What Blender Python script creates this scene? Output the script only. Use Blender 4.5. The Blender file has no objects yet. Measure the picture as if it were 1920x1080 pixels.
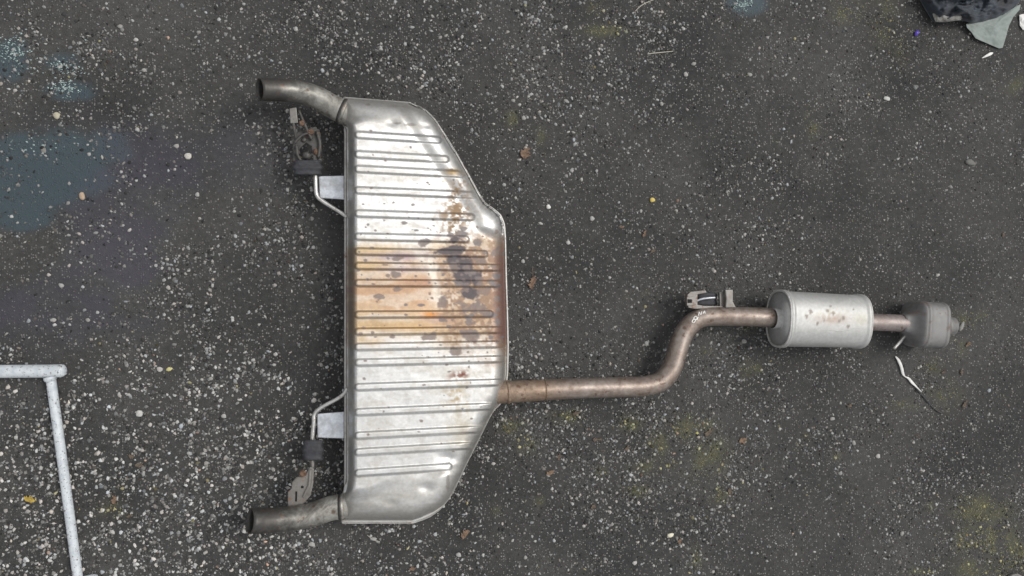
import bpy, bmesh, math, random
import numpy as np
from mathutils import Vector

# ------------------------------------------------------------------ camera, sky, sun, exposure
sc = bpy.context.scene
H = 2.35                     # a phone held out above the exhaust
TILT = math.radians(8.0)     # leaning a little towards the far end of the pipe
F = 1500.0                   # focal length in photo pixels (1920 wide)
CAMX = -H * math.tan(TILT)

cam = bpy.data.cameras.new("camera")
cam.sensor_width = 36.0
cam.lens = F / 1920.0 * 36.0
cam.clip_start = 0.05
cam.clip_end = 300.0
camo = bpy.data.objects.new("camera", cam)
sc.collection.objects.link(camo)
camo.location = (CAMX, 0, H)
camo.rotation_euler = (0, -TILT, 0)
sc.camera = camo

SUN_EL, SUN_AZ = math.radians(54), math.radians(20)   # azimuth from +X towards +Y
world = bpy.data.worlds.new("World")
sc.world = world
world.use_nodes = True
wn, wl = world.node_tree.nodes, world.node_tree.links
wn.clear()
sky = wn.new("ShaderNodeTexSky")
sky.sky_type = 'NISHITA'
sky.sun_disc = False
sky.sun_elevation = SUN_EL
sky.sun_rotation = math.pi / 2 - SUN_AZ
sky.air_density = 1.0
sky.dust_density = 6.0
sky.ozone_density = 1.0
hs = wn.new("ShaderNodeHueSaturation")
hs.inputs["Saturation"].default_value = 0.22          # overcast: nearly grey cloud light
bg = wn.new("ShaderNodeBackground")
bg.inputs["Strength"].default_value = 0.088
wo = wn.new("ShaderNodeOutputWorld")
wl.new(sky.outputs[0], hs.inputs["Color"])
cloud = wn.new("ShaderNodeMix"); cloud.data_type = 'RGBA'
cloud.inputs[0].default_value = 0.5
cloud.inputs[7].default_value = (8.6, 8.75, 9.0, 1)    # even cloud deck under the sky's own gradient
wl.new(hs.outputs[0], cloud.inputs[6])
wl.new(cloud.outputs[2], bg.inputs[0])
wl.new(bg.outputs[0], wo.inputs[0])

sun = bpy.data.lights.new("sun", 'SUN')
sun.energy = 1.5
sun.angle = math.radians(24)
sun.color = (1.0, 0.97, 0.93)
suno = bpy.data.objects.new("sun", sun)
sc.collection.objects.link(suno)
sd = Vector((math.cos(SUN_EL) * math.cos(SUN_AZ), math.cos(SUN_EL) * math.sin(SUN_AZ), math.sin(SUN_EL)))
suno.rotation_euler = sd.to_track_quat('Z', 'Y').to_euler()
suno.location = (2, 1, 4)

sc.view_settings.view_transform = 'Standard'
sc.view_settings.look = 'None'
sc.view_settings.exposure = 0.27
sc.view_settings.gamma = 1.0
sc.view_settings.use_curve_mapping = False

random.seed(7)
rng = np.random.default_rng(11)
CT, ST = math.cos(TILT), math.sin(TILT)


# ------------------------------------------------------------------ helpers
def P(px, py, z=0.0):
    """photo pixel + the height of the surface it lies on -> point"""
    u, v = (px - 960.0) / F, (540.0 - py) / F
    dx, dy, dz = u * CT + ST, v, u * ST - CT
    s = (z - H) / dz
    return Vector((CAMX + dx * s, dy * s, z))


def PN(px, py, z):
    u, v = (px - 960.0) / F, (540.0 - py) / F
    dx, dy, dz = u * CT + ST, v, u * ST - CT
    s = (z - H) / dz
    return np.stack([CAMX + dx * s, dy * s, z + 0 * s], -1)


def mpp(px, z=0.0):
    """metres per photo pixel there"""
    u = (px - 960.0) / F
    return (H - z) / (CT - u * ST) / F


def to_px(X, Y, z=0.0):
    """where a point of the ground lies in photo pixels (for scatter densities)"""
    rx, rz = X - CAMX, z - H
    cx = rx * CT + rz * ST
    cz = -rx * ST + rz * CT
    return 960 + F * cx / -cz, 540 - F * Y / -cz


_lat = rng.random((256, 256))


def vnoise(x, y, seed=0):
    x = np.asarray(x, float) + seed * 37.7
    y = np.asarray(y, float) + seed * 91.3
    xi, yi = np.floor(x).astype(int), np.floor(y).astype(int)
    fx, fy = x - xi, y - yi
    fx, fy = fx * fx * (3 - 2 * fx), fy * fy * (3 - 2 * fy)
    a, b = _lat[xi % 256, yi % 256], _lat[(xi + 1) % 256, yi % 256]
    c, d = _lat[xi % 256, (yi + 1) % 256], _lat[(xi + 1) % 256, (yi + 1) % 256]
    return (a * (1 - fx) + b * fx) * (1 - fy) + (c * (1 - fx) + d * fx) * fy


def fbm(x, y, seed=0, oct=4):
    r, a, t = 0, 1.0, 0
    for k in range(oct):
        r = r + a * vnoise(x * 2 ** k, y * 2 ** k, seed + k)
        t += a
        a *= 0.55
    return r / t


def sstep(a, b, x):
    t = np.clip((x - a) / (b - a), 0, 1)
    return t * t * (3 - 2 * t)


def link(name, me, mat=None, parent=None, smooth=True):
    o = bpy.data.objects.new(name, me)
    sc.collection.objects.link(o)
    if mat is not None and len(me.materials) == 0:
        me.materials.append(mat)
    if smooth:
        me.polygons.foreach_set("use_smooth", [True] * len(me.polygons))
    if parent is not None:
        o.parent = parent
    return o


def tag(o, label=None, cat=None, group=None, kind=None):
    if label: o["label"] = label
    if cat: o["category"] = cat
    if group: o["group"] = group
    if kind: o["kind"] = kind
    return o


def empty(name, loc=(0, 0, 0)):
    o = bpy.data.objects.new(name, None)
    sc.collection.objects.link(o)
    o.location = loc
    o.empty_display_size = 0.05
    return o


def mesh_from(name, verts, faces):
    me = bpy.data.meshes.new(name)
    me.from_pydata([tuple(map(float, v)) for v in verts], [], faces)
    me.update()
    return me


def grid_mesh(name, pts):
    """pts: (n, m, 3) array -> quad grid"""
    n, m = pts.shape[:2]
    me = bpy.data.meshes.new(name)
    idx = np.arange(n * m).reshape(n, m)
    q = np.stack([idx[:-1, :-1], idx[:-1, 1:], idx[1:, 1:], idx[1:, :-1]], -1).reshape(-1, 4)
    me.vertices.add(n * m)
    me.vertices.foreach_set("co", pts.reshape(-1).astype(np.float32))
    me.loops.add(q.size)
    me.loops.foreach_set("vertex_index", q.reshape(-1).astype(np.int32))
    me.polygons.add(len(q))
    me.polygons.foreach_set("loop_start", np.arange(0, q.size, 4, dtype=np.int32))
    me.polygons.foreach_set("loop_total", np.full(len(q), 4, dtype=np.int32))
    me.update()
    me.validate()
    return me


def set_col(me, name, arr):
    a = me.color_attributes.new(name, 'FLOAT_COLOR', 'POINT')
    full = np.ones((len(me.vertices), 4), np.float32)
    full[:, :arr.shape[-1]] = arr.reshape(len(me.vertices), -1)
    a.data.foreach_set("color", full.reshape(-1))


def smooth_path(pts, n):
    """Catmull-Rom through (x, y, z, r) tuples"""
    p = np.array(pts, float)
    p = np.vstack([2 * p[0] - p[1], p, 2 * p[-1] - p[-2]])
    seg = len(p) - 3
    out = []
    for i in range(n):
        t = i / (n - 1) * seg
        k = min(int(t), seg - 1)
        f = t - k
        a, b, c, d = p[k], p[k + 1], p[k + 2], p[k + 3]
        out.append(0.5 * (2 * b + (c - a) * f + (2 * a - 5 * b + 4 * c - d) * f * f + (3 * b - a - 3 * c + d) * f ** 3))
    return np.array(out)


def sweep(name, path, radii, seg=28, closed=(True, True), wall=0.0, squash=None, expo=2.0, twist_up=Vector((0, 0, 1))):
    """tube along path. wall > 0 gives an open mouth at the last end with real thickness."""
    path = [Vector(p) for p in path]
    radii = list(radii)
    if wall:
        path = path + [path[-1], path[-1]]
        radii = radii + [radii[-1] - wall * 0.5, radii[-1] - wall]
        # back inside
        base = path[:-2]
        n_in = max(2, int(len(base) * 0.35))
        for k in range(1, n_in):
            path.append(base[-1 - k])
            radii.append(max(1e-4, radii[len(base) - 1 - k] - wall))
    n = len(path)
    verts, faces = [], []
    for i in range(n):
        j0, j1 = max(0, i - 1), min(n - 1, i + 1)
        if wall and i >= n - (n_in - 1) - 3:
            b = len(base)
            if i >= b - 1 and i <= b + 1:
                tg = base[-1] - base[-2]
            else:
                k = b - 1 - (i - b - 1)
                tg = base[min(b - 1, k + 1)] - base[k - 1]
        else:
            tg = path[j1] - path[j0]
        tg = tg.normalized()
        side = tg.cross(twist_up)
        if side.length < 1e-4:
            side = Vector((1, 0, 0))
        side.normalize()
        up = side.cross(tg).normalized()
        for k in range(seg):
            a = 2 * math.pi * k / seg
            ca, sa = math.cos(a), math.sin(a)
            if expo != 2.0:
                ca = math.copysign(abs(ca) ** (2 / expo), ca)
                sa = math.copysign(abs(sa) ** (2 / expo), sa)
            sq = squash if squash else 1.0
            verts.append(path[i] + side * (ca * radii[i]) + up * (sa * radii[i] * sq))
    for i in range(n - 1):
        for k in range(seg):
            k2 = (k + 1) % seg
            faces.append((i * seg + k, i * seg + k2, (i + 1) * seg + k2, (i + 1) * seg + k))
    if closed[0]:
        faces.append(tuple(range(seg - 1, -1, -1)))
    if closed[1] or wall:
        faces.append(tuple((n - 1) * seg + k for k in range(seg)))
    me = mesh_from(name, verts, faces)
    bm = bmesh.new(); bm.from_mesh(me)
    bmesh.ops.recalc_face_normals(bm, faces=bm.faces)
    bm.to_mesh(me); bm.free()
    # mark the hard mouth edges
    att = me.attributes.new("along", 'FLOAT', 'POINT')
    att.data.foreach_set("value", np.repeat(np.linspace(0, 1, n), seg).astype(np.float32))
    return me


def flat_ends(me):
    for p in me.polygons:
        p.use_smooth = len(p.vertices) <= 4


def px_path(pts, n):
    """(px, py, z, radius in metres) control points -> path, radii in metres"""
    w = []
    for (x, y, z, r) in pts:
        p = P(x, y, z)
        w.append((p.x, p.y, p.z, r))
    s = smooth_path(w, n)
    return [Vector(q[:3]) for q in s], [q[3] for q in s]


def plate(name, outline_px, z, thick, mat, parent=None, bevel=0.0015, holes=None, dome=0.0):
    """sheet-metal piece: outline in photo pixels at its own height"""
    bm = bmesh.new()
    vs = [bm.verts.new(P(x, y, z if not callable(z) else z(x, y))) for x, y in outline_px]
    f = bm.faces.new(vs)
    bm.normal_update()
    if f.normal.z < 0:
        f.normal_flip()
    r = bmesh.ops.extrude_face_region(bm, geom=[f])
    top = [v for v in r['geom'] if isinstance(v, bmesh.types.BMVert)]
    for v in top:
        v.co.z += thick
    bmesh.ops.recalc_face_normals(bm, faces=bm.faces)
    if bevel:
        bmesh.ops.bevel(bm, geom=[e for e in bm.edges], offset=bevel, segments=2, affect='EDGES', profile=0.6)
    me = bpy.data.meshes.new(name)
    bm.to_mesh(me); bm.free()
    return link(name, me, mat, parent, smooth=False)


# ------------------------------------------------------------------ materials
def new_mat(name):
    m = bpy.data.materials.new(name)
    m.use_nodes = True
    nt = m.node_tree
    for n in list(nt.nodes):
        if n.type != 'OUTPUT_MATERIAL':
            nt.nodes.remove(n)
    out = [n for n in nt.nodes if n.type == 'OUTPUT_MATERIAL'][0]
    b = nt.nodes.new("ShaderNodeBsdfPrincipled")
    nt.links.new(b.outputs[0], out.inputs[0])
    return m, nt, b


def N(nt, t, **kw):
    n = nt.nodes.new(t)
    for k, v in kw.items():
        if k in n.inputs.keys() if hasattr(n.inputs, 'keys') else False:
            n.inputs[k].default_value = v
        else:
            setattr(n, k, v)
    return n


def noise(nt, scale, detail=4, rough=0.55, coord='Object', dist=0.0):
    tc = nt.nodes.new("ShaderNodeTexCoord")
    n = nt.nodes.new("ShaderNodeTexNoise")
    n.inputs["Scale"].default_value = scale
    n.inputs["Detail"].default_value = detail
    n.inputs["Roughness"].default_value = rough
    n.inputs["Distortion"].default_value = dist
    nt.links.new(tc.outputs[coord], n.inputs["Vector"])
    return n


def ramp(nt, fac, stops):
    r = nt.nodes.new("ShaderNodeValToRGB")
    e = r.color_ramp.elements
    while len(e) < len(stops):
        e.new(0.5)
    for el, (p, c) in zip(e, stops):
        el.position = p
        el.color = (c, c, c, 1) if isinstance(c, (int, float)) else (*c, 1)
    nt.links.new(fac, r.inputs[0])
    return r


def mix(nt, fac, a, b, mode='MIX'):
    m = nt.nodes.new("ShaderNodeMix")
    m.data_type = 'RGBA'
    m.blend_type = mode
    for sock, val in ((m.inputs[0], fac), (m.inputs[6], a), (m.inputs[7], b)):
        if isinstance(val, bpy.types.NodeSocket):
            nt.links.new(val, sock)
        elif isinstance(val, (int, float)):
            sock.default_value = val
        else:
            sock.default_value = (*val, 1)
    return m.outputs[2]


def bump(nt, b, height, strength, dist=0.002):
    bp = nt.nodes.new("ShaderNodeBump")
    bp.inputs["Strength"].default_value = strength
    bp.inputs["Distance"].default_value = dist
    nt.links.new(height, bp.inputs["Height"])
    nt.links.new(bp.outputs[0], b.inputs["Normal"])
    return bp


def attr(nt, name):
    a = nt.nodes.new("ShaderNodeAttribute")
    a.attribute_name = name
    return a


def metal(name, col, rough=0.42, dirt=(0.12, 0.10, 0.08), dirt_amt=0.35, scale=25, metallic=1.0, rust=None, rust_amt=0.0, bump_s=0.15):
    m, nt, b = new_mat(name)
    n1 = noise(nt, scale, 6, 0.62)
    n2 = noise(nt, scale * 4.3, 5, 0.6)
    r1 = ramp(nt, n1.outputs[0], [(0.45, 0.0), (0.75, dirt_amt)])
    c = mix(nt, r1.outputs[0], col, dirt)
    r2 = ramp(nt, n2.outputs[0], [(0.3, 0.82), (0.7, 1.1)])
    c = mix(nt, 1.0, c, r2.outputs[0], 'MULTIPLY')
    rr = ramp(nt, n2.outputs[0], [(0.3, rough - 0.06), (0.7, rough + 0.12)])
    b.inputs["Metallic"].default_value = metallic
    if rust:
        n3 = noise(nt, scale * 0.8, 7, 0.7, dist=0.6)
        r3 = ramp(nt, n3.outputs[0], [(0.62 - rust_amt * 0.4, 0.0), (0.72 - rust_amt * 0.3, 1.0)])
        c = mix(nt, r3.outputs[0], c, rust)
        mt = ramp(nt, r3.outputs[0], [(0.0, metallic), (1.0, 0.1)])
        nt.links.new(mt.outputs[0], b.inputs["Metallic"])
        rg = mix(nt, r3.outputs[0], rr.outputs[0], (0.8, 0.8, 0.8))
        nt.links.new(rg, b.inputs["Roughness"])
    else:
        nt.links.new(rr.outputs[0], b.inputs["Roughness"])
    nt.links.new(c, b.inputs["Base Color"])
    bump(nt, b, n2.outputs[0], bump_s, 0.001)
    return m


def painted_attr_metal(name, attr_name="tint"):
    """sheet steel whose stains sit in a vertex attribute: rgb colour, with node grain on top"""
    m, nt, b = new_mat(name)
    a = attr(nt, attr_name)
    s = attr(nt, "soil")            # r soil/oxide 0..1, g roughness
    sep = nt.nodes.new("ShaderNodeSeparateColor")
    nt.links.new(s.outputs["Color"], sep.inputs[0])
    n2 = noise(nt, 110, 5, 0.62)
    n3 = noise(nt, 420, 3, 0.6)
    r2 = ramp(nt, n2.outputs[0], [(0.3, 0.86), (0.7, 1.06)])
    c = mix(nt, 1.0, a.outputs["Color"], r2.outputs[0], 'MULTIPLY')
    sp = ramp(nt, n3.outputs[0], [(0.66, 0.0), (0.74, 0.6)])
    spk = mix(nt, 1.0, sp.outputs[0], sep.outputs["Blue"], 'MULTIPLY')
    c = mix(nt, spk, c, (0.12, 0.09, 0.07))
    nt.links.new(c, b.inputs["Base Color"])
    mt = nt.nodes.new("ShaderNodeMath"); mt.operation = 'MULTIPLY_ADD'
    nt.links.new(sep.outputs["Red"], mt.inputs[0]); mt.inputs[1].default_value = -0.7; mt.inputs[2].default_value = 0.90
    nt.links.new(mt.outputs[0], b.inputs["Metallic"])
    nt.links.new(sep.outputs["Green"], b.inputs["Roughness"])
    bump(nt, b, n2.outputs[0], 0.12, 0.001)
    return m


def matte(name, col, rough=0.75, var=0.3, scale=60, bump_s=0.3, spec=0.4, col2=None):
    m, nt, b = new_mat(name)
    n1 = noise(nt, scale, 6, 0.65)
    lo = tuple(max(0, c * (1 - var)) for c in col) if col2 is None else col2
    r = ramp(nt, n1.outputs[0], [(0.35, lo), (0.68, tuple(min(1, c * (1 + var * 0.5)) for c in col))])
    nt.links.new(r.outputs[0], b.inputs["Base Color"])
    b.inputs["Roughness"].default_value = rough
    b.inputs["Specular IOR Level"].default_value = spec
    bump(nt, b, n1.outputs[0], bump_s, 0.0015)
    return m


M = {}
M['shell'] = painted_attr_metal("stained_sheet_steel")
M['seam'] = metal("seam_steel", (0.46, 0.45, 0.43), 0.45, metallic=0.8, dirt_amt=0.5, scale=30, rust=(0.16, 0.08, 0.04), rust_amt=0.12)
M['bright'] = metal("galvanised_plate", (0.62, 0.65, 0.69), 0.42, dirt_amt=0.55, scale=26, metallic=0.85)
M['rod'] = metal("hanger_steel", (0.6, 0.59, 0.57), 0.38, dirt_amt=0.5, scale=60, rust=(0.2, 0.11, 0.06), rust_amt=0.1)
M['can'] = metal("resonator_steel", (0.50, 0.50, 0.485), 0.50, metallic=0.72, dirt=(0.3, 0.27, 0.22), dirt_amt=0.45, scale=14, rust=(0.22, 0.12, 0.08), rust_amt=0.03)
M['canend'] = metal("resonator_end_steel", (0.48, 0.475, 0.46), 0.55, metallic=0.2, dirt_amt=0.6, scale=24)
M['crimp'] = metal("crimped_edge_steel", (0.5, 0.49, 0.475), 0.5, dirt_amt=0.4, scale=40, metallic=0.3)
M['cat'] = metal("sooty_steel", (0.22, 0.217, 0.213), 0.62, dirt=(0.2, 0.19, 0.18), dirt_amt=0.5, scale=18, metallic=0.55, rust=(0.15, 0.105, 0.08), rust_amt=0.16)
M['bracket'] = metal("dull_bracket_steel", (0.25, 0.24, 0.225), 0.55, dirt_amt=0.6, scale=40, metallic=0.8, rust=(0.22, 0.10, 0.05), rust_amt=0.12)
M['bracketdark'] = metal("grimy_bracket_steel", (0.11, 0.105, 0.10), 0.6, dirt=(0.04, 0.04, 0.04), dirt_amt=0.8, scale=40, metallic=0.6, rust=(0.2, 0.10, 0.05), rust_amt=0.12)
M['rust'] = matte("rusty_bolt", (0.15, 0.09, 0.06), 0.85, 0.6, 160)
M['rubber'] = matte("black_rubber", (0.045, 0.046, 0.052), 0.7, 0.4, 80)
M['pen'] = matte("white_paint_marker", (0.8, 0.79, 0.75), 0.6, 0.15, 90, 0.1)
M['soot_and_shade'] = matte("soot_and_opening_shade", (0.012, 0.011, 0.011), 0.9, 0.4, 60)  # near-black for the sooty bore and for shade painted in openings


def pipe_mat(name, base, oxide, start_tint=None, start_len=0.2, tip_soot=None, rough=0.38):
    m, nt, b = new_mat(name)
    n1 = noise(nt, 22, 7, 0.7, dist=0.6)
    n2 = noise(nt, 90, 5, 0.6)
    n3 = noise(nt, 55, 3, 0.5)
    c = mix(nt, ramp(nt, n1.outputs[0], [(0.38, 0.0), (0.66, 1.0)]).outputs[0], base, oxide)
    a = attr(nt, "along")
    if start_tint:
        r = ramp(nt, a.outputs["Fac"], [(start_len * 0.55, 1.0), (start_len, 0.0)])
        c = mix(nt, r.outputs[0], c, start_tint)
    if tip_soot:
        add = nt.nodes.new("ShaderNodeMath"); add.operation = 'MULTIPLY_ADD'
        nt.links.new(n1.outputs[0], add.inputs[0]); add.inputs[1].default_value = 0.5
        nt.links.new(a.outputs["Fac"], add.inputs[2])
        r = ramp(nt, add.outputs[0], tip_soot)
        c = mix(nt, r.outputs[0], c, (0.05, 0.047, 0.045))
    if tip_soot:
        n4 = noise(nt, 9, 5, 0.7, dist=1.2)
        c = mix(nt, ramp(nt, n4.outputs[0], [(0.52, 0.0), (0.62, 0.7)]).outputs[0], c, (0.10, 0.088, 0.078))
    spots = ramp(nt, n3.outputs[0], [(0.62, 0.0), (0.69, 0.75)])
    c = mix(nt, spots.outputs[0], c, (0.13, 0.075, 0.05))
    c = mix(nt, 1.0, c, ramp(nt, n2.outputs[0], [(0.3, 0.78), (0.7, 1.12)]).outputs[0], 'MULTIPLY')
    nt.links.new(c, b.inputs["Base Color"])
    b.inputs["Metallic"].default_value = 0.65
    nt.links.new(ramp(nt, n1.outputs[0], [(0.3, rough), (0.7, rough + 0.2)]).outputs[0], b.inputs["Roughness"])
    bump(nt, b, n2.outputs[0], 0.15, 0.001)
    return m


M['pipe'] = pipe_mat("heat_browned_pipe", (0.35, 0.30, 0.265), (0.20, 0.15, 0.12), (0.29, 0.20, 0.135), 0.2, rough=0.36)
M['sleeve'] = pipe_mat("rusty_sleeve", (0.34, 0.26, 0.20), (0.21, 0.145, 0.10), rough=0.46)
M['stub'] = pipe_mat("short_browned_pipe", (0.30, 0.265, 0.25), (0.26, 0.215, 0.20), rough=0.46)
M['tail'] = pipe_mat("grimy_tail_pipe", (0.44, 0.43, 0.39), (0.27, 0.255, 0.225), None, 0.2,
                     [(0.46, 0.0), (0.86, 0.92)], 0.42)

# ------------------------------------------------------------------ ground
MOSS = [(1140, 58, 36, 10, 1.0), (1120, 15, 16, 14, .7), (1590, 18, 30, 22, .8), (1660, 40, 26, 40, .8), (1690, 95, 14, 26, .7), (1525, 225, 12, 26, .9),
        (962, 222, 14, 14, .8), (1015, 255, 8, 14, .8), (1905, 160, 20, 20, .6), (1860, 70, 8, 10, .5), (1650, 250, 9, 8, .6),
        (1060, 780, 30, 12, .8), (1180, 795, 20, 14, .8), (1290, 800, 45, 22, .8), (1235, 830, 22, 22, .9), (1330, 860, 34, 36, .9),
        (1240, 875, 45, 14, .9), (1190, 920, 26, 10, .8), (1345, 925, 22, 16, .9), (1128, 885, 12, 10, .7), (1305, 1050, 10, 24, .6),
        (1840, 960, 45, 26, 1.2), (1850, 1010, 55, 26, 1.2), (1900, 1040, 34, 34, 1.3), (1850, 1065, 50, 20, 1.3), (1730, 1072, 34, 8, .7),
        (1750, 690, 22, 16, .7), (1770, 740, 30, 30, .6), (1820, 600, 34, 14, .7), (1690, 760, 26, 10, .7), (1795, 650, 20, 22, .6),
        (960, 800, 24, 16, .8), (985, 830, 20, 18, .8), (930, 960, 10, 10, .6), (1010, 940, 12, 9, .6), (1170, 555, 16, 8, .5),
        (210, 955, 24, 16, .7), (1420, 690, 12, 8, .6), (1400, 615, 14, 8, .5), (1210, 550, 8, 8, .6), (1745, 950, 8, 10, .6), (1750, 1045, 10, 10, .6),
        (1570, 855, 10, 8, .6), (1500, 840, 10, 8, .6), (1515, 820, 10, 8, .6), (1325, 660, 10, 10, .7), (1400, 690, 10, 16, .7)]
WET_SKY = [(90, 320, 120, 70, 1.0), (40, 370, 70, 60, 0.9), (200, 280, 60, 40, .6), (1400, 5, 34, 20, 1.0), (130, 170, 60, 20, .6), (20, 110, 40, 40, .7), (110, 115, 50, 20, .5)]


def blobs(px, py, L):
    r = np.zeros_like(px)
    for (x, y, a, b, w) in L:
        r = np.maximum(r, w * np.exp(-(((px - x) / a) ** 2 + ((py - y) / b) ** 2)))
    return r


def ground_z(X, Y):
    return 0.0016 * (fbm(X * 7, Y * 7, 5, 3) - 0.5) * 2 * np.exp(-((X / 2.6) ** 4) - (Y / 1.8) ** 4)


gx = np.concatenate([-np.geomspace(60, 2.4, 14), np.arange(-2.2, 2.4, 0.012), np.geomspace(2.5, 60, 14)])
gy = np.concatenate([-np.geomspace(60, 1.5, 14), np.arange(-1.35, 1.36, 0.012), np.geomspace(1.5, 60, 14)])
GX, GY = np.meshgrid(gx, gy)
gpts = np.stack([GX, GY, ground_z(GX, GY)], -1)
gme = grid_mesh("asphalt_ground", gpts)
gpx, gpy = to_px(np.clip(GX, -3, 3), GY)
wob = 1.5 * sstep(0.36, 0.66, fbm(GX * 26, GY * 26, 3, 5))
near = (np.abs(GX) < 2.4) & (np.abs(GY) < 1.5)
moss_m = np.clip(blobs(gpx, gpy, MOSS) * wob, 0, 1) * near
wet_sky_m = sstep(0.16, 0.42, blobs(gpx, gpy, WET_SKY) * (0.35 + 1.2 * fbm(GX * 12, GY * 26, 8, 5))) * near
purple = np.clip(sstep(0.5, 0.72, fbm(GX * 3.5 + 3, GY * 5, 21, 4)) * sstep(760, 250, gpx) * sstep(150, 330, gpy) * sstep(800, 560, gpy), 0, 1) * near
set_col(gme, "stain", np.stack([moss_m, wet_sky_m, purple], -1))

gm, nt, b = new_mat("worn_asphalt")
a = attr(nt, "stain")
sep = nt.nodes.new("ShaderNodeSeparateColor"); nt.links.new(a.outputs["Color"], sep.inputs[0])
nA = noise(nt, 2.2, 6, 0.6)
nB = noise(nt, 60, 6, 0.7)
nC = noise(nt, 330, 4, 0.65)
tc = nt.nodes.new("ShaderNodeTexCoord")
vo = nt.nodes.new("ShaderNodeTexVoronoi"); vo.inputs["Scale"].default_value = 165; vo.inputs["Randomness"].default_value = 1
nt.links.new(tc.outputs["Object"], vo.inputs["Vector"])
sepv = nt.nodes.new("ShaderNodeSeparateColor"); nt.links.new(vo.outputs["Color"], sepv.inputs[0])
c = ramp(nt, nA.outputs[0], [(0.34, (0.034, 0.0337, 0.0335)), (0.66, (0.066, 0.0652, 0.0632))]).outputs[0]
c = mix(nt, 1.0, c, ramp(nt, nB.outputs[0], [(0.3, 0.72), (0.7, 1.28)]).outputs[0], 'MULTIPLY')
c = mix(nt, 1.0, c, ramp(nt, nC.outputs[0], [(0.3, 0.75), (0.7, 1.25)]).outputs[0], 'MULTIPLY')
# fine aggregate too small to build: random cells, paler
pick = ramp(nt, sepv.outputs["Red"], [(0.66, 0.0), (0.70, 1.0)])
near_c = ramp(nt, vo.outputs["Distance"], [(0.30, 1.0), (0.48, 0.0)])
fm = mix(nt, 1.0, pick.outputs[0], near_c.outputs[0], 'MULTIPLY')
fcol = ramp(nt, sepv.outputs["Green"], [(0.0, (0.09, 0.088, 0.084)), (1.0, (0.22, 0.215, 0.205))])
c = mix(nt, fm, c, fcol.outputs[0])
mossc = ramp(nt, nC.outputs[0], [(0.3, (0.055, 0.054, 0.030)), (0.7, (0.14, 0.136, 0.085))])
mf = nt.nodes.new("ShaderNodeMath"); mf.operation = 'MULTIPLY'; nt.links.new(sep.outputs["Red"], mf.inputs[0]); mf.inputs[1].default_value = 0.68
c = mix(nt, mf.outputs[0], c, mossc.outputs[0])
wf = nt.nodes.new("ShaderNodeMath"); wf.operation = 'MULTIPLY'; nt.links.new(sep.outputs["Green"], wf.inputs[0]); wf.inputs[1].default_value = 0.8
c = mix(nt, wf.outputs[0], c, (0.042, 0.066, 0.080))  # bluish sky reflection of the wet stain, put into the base colour
pf = nt.nodes.new("ShaderNodeMath"); pf.operation = 'MULTIPLY'; nt.links.new(sep.outputs["Blue"], pf.inputs[0]); pf.inputs[1].default_value = 0.55
c = mix(nt, pf.outputs[0], c, (0.058, 0.055, 0.075))
nt.links.new(c, b.inputs["Base Color"])
rg = mix(nt, sep.outputs["Green"], (0.9, 0.9, 0.9), (0.34, 0.34, 0.34))
nt.links.new(rg, b.inputs["Roughness"])
b.inputs["Specular IOR Level"].default_value = 0.25
hh = mix(nt, 0.5, nC.outputs[0], nB.outputs[0])
hh2 = mix(nt, fm, hh, (0.9, 0.9, 0.9))
bump(nt, b, hh2, 1.0, 0.004)
ground = link("asphalt_ground", gme, gm)
tag(ground, "dark worn asphalt yard surface with pale stone chips and mossy patches", kind="structure")

# ---- stone chips bedded in the asphalt
cm, nt, b = new_mat("bedded_stone")
a = attr(nt, "chip")
n1 = noise(nt, 500, 3, 0.6)
c = mix(nt, 1.0, a.outputs["Color"], ramp(nt, n1.outputs[0], [(0.3, 0.75), (0.7, 1.15)]).outputs[0], 'MULTIPLY')
nt.links.new(c, b.inputs["Base Color"])
b.inputs["Roughness"].default_value = 0.8
b.inputs["Specular IOR Level"].default_value = 0.3


def density(px, py):
    d = 1.35 + 0 * px
    d += 4.2 * sstep(560, 760, py) * sstep(820, 480, px)             # worn lower-left corner
    d += 4.2 * np.exp(-(((px - 1150) / 210) ** 2 + ((py - 850) / 110) ** 2))
    d += 0.35 * np.exp(-(((px - 480) / 330) ** 2 + ((py - 190) / 170) ** 2))
    d += 2.4 * np.exp(-(((px - 1190) / 110) ** 2 + ((py - 75) / 45) ** 2))
    d += 3.0 * np.exp(-(((px - 990) / 45) ** 2 + ((py - 690) / 26) ** 2))
    d *= 1 - 0.45 * sstep(1350, 1800, px) * sstep(800, 400, py)
    d *= 1 - 0.6 * np.clip(blobs(px, py, WET_SKY[:3]) * 1.4, 0, 1)
    d *= 1 - 0.5 * np.exp(-(((px - 120) / 260) ** 2 + ((py - 470) / 200) ** 2))
    return d


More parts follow.
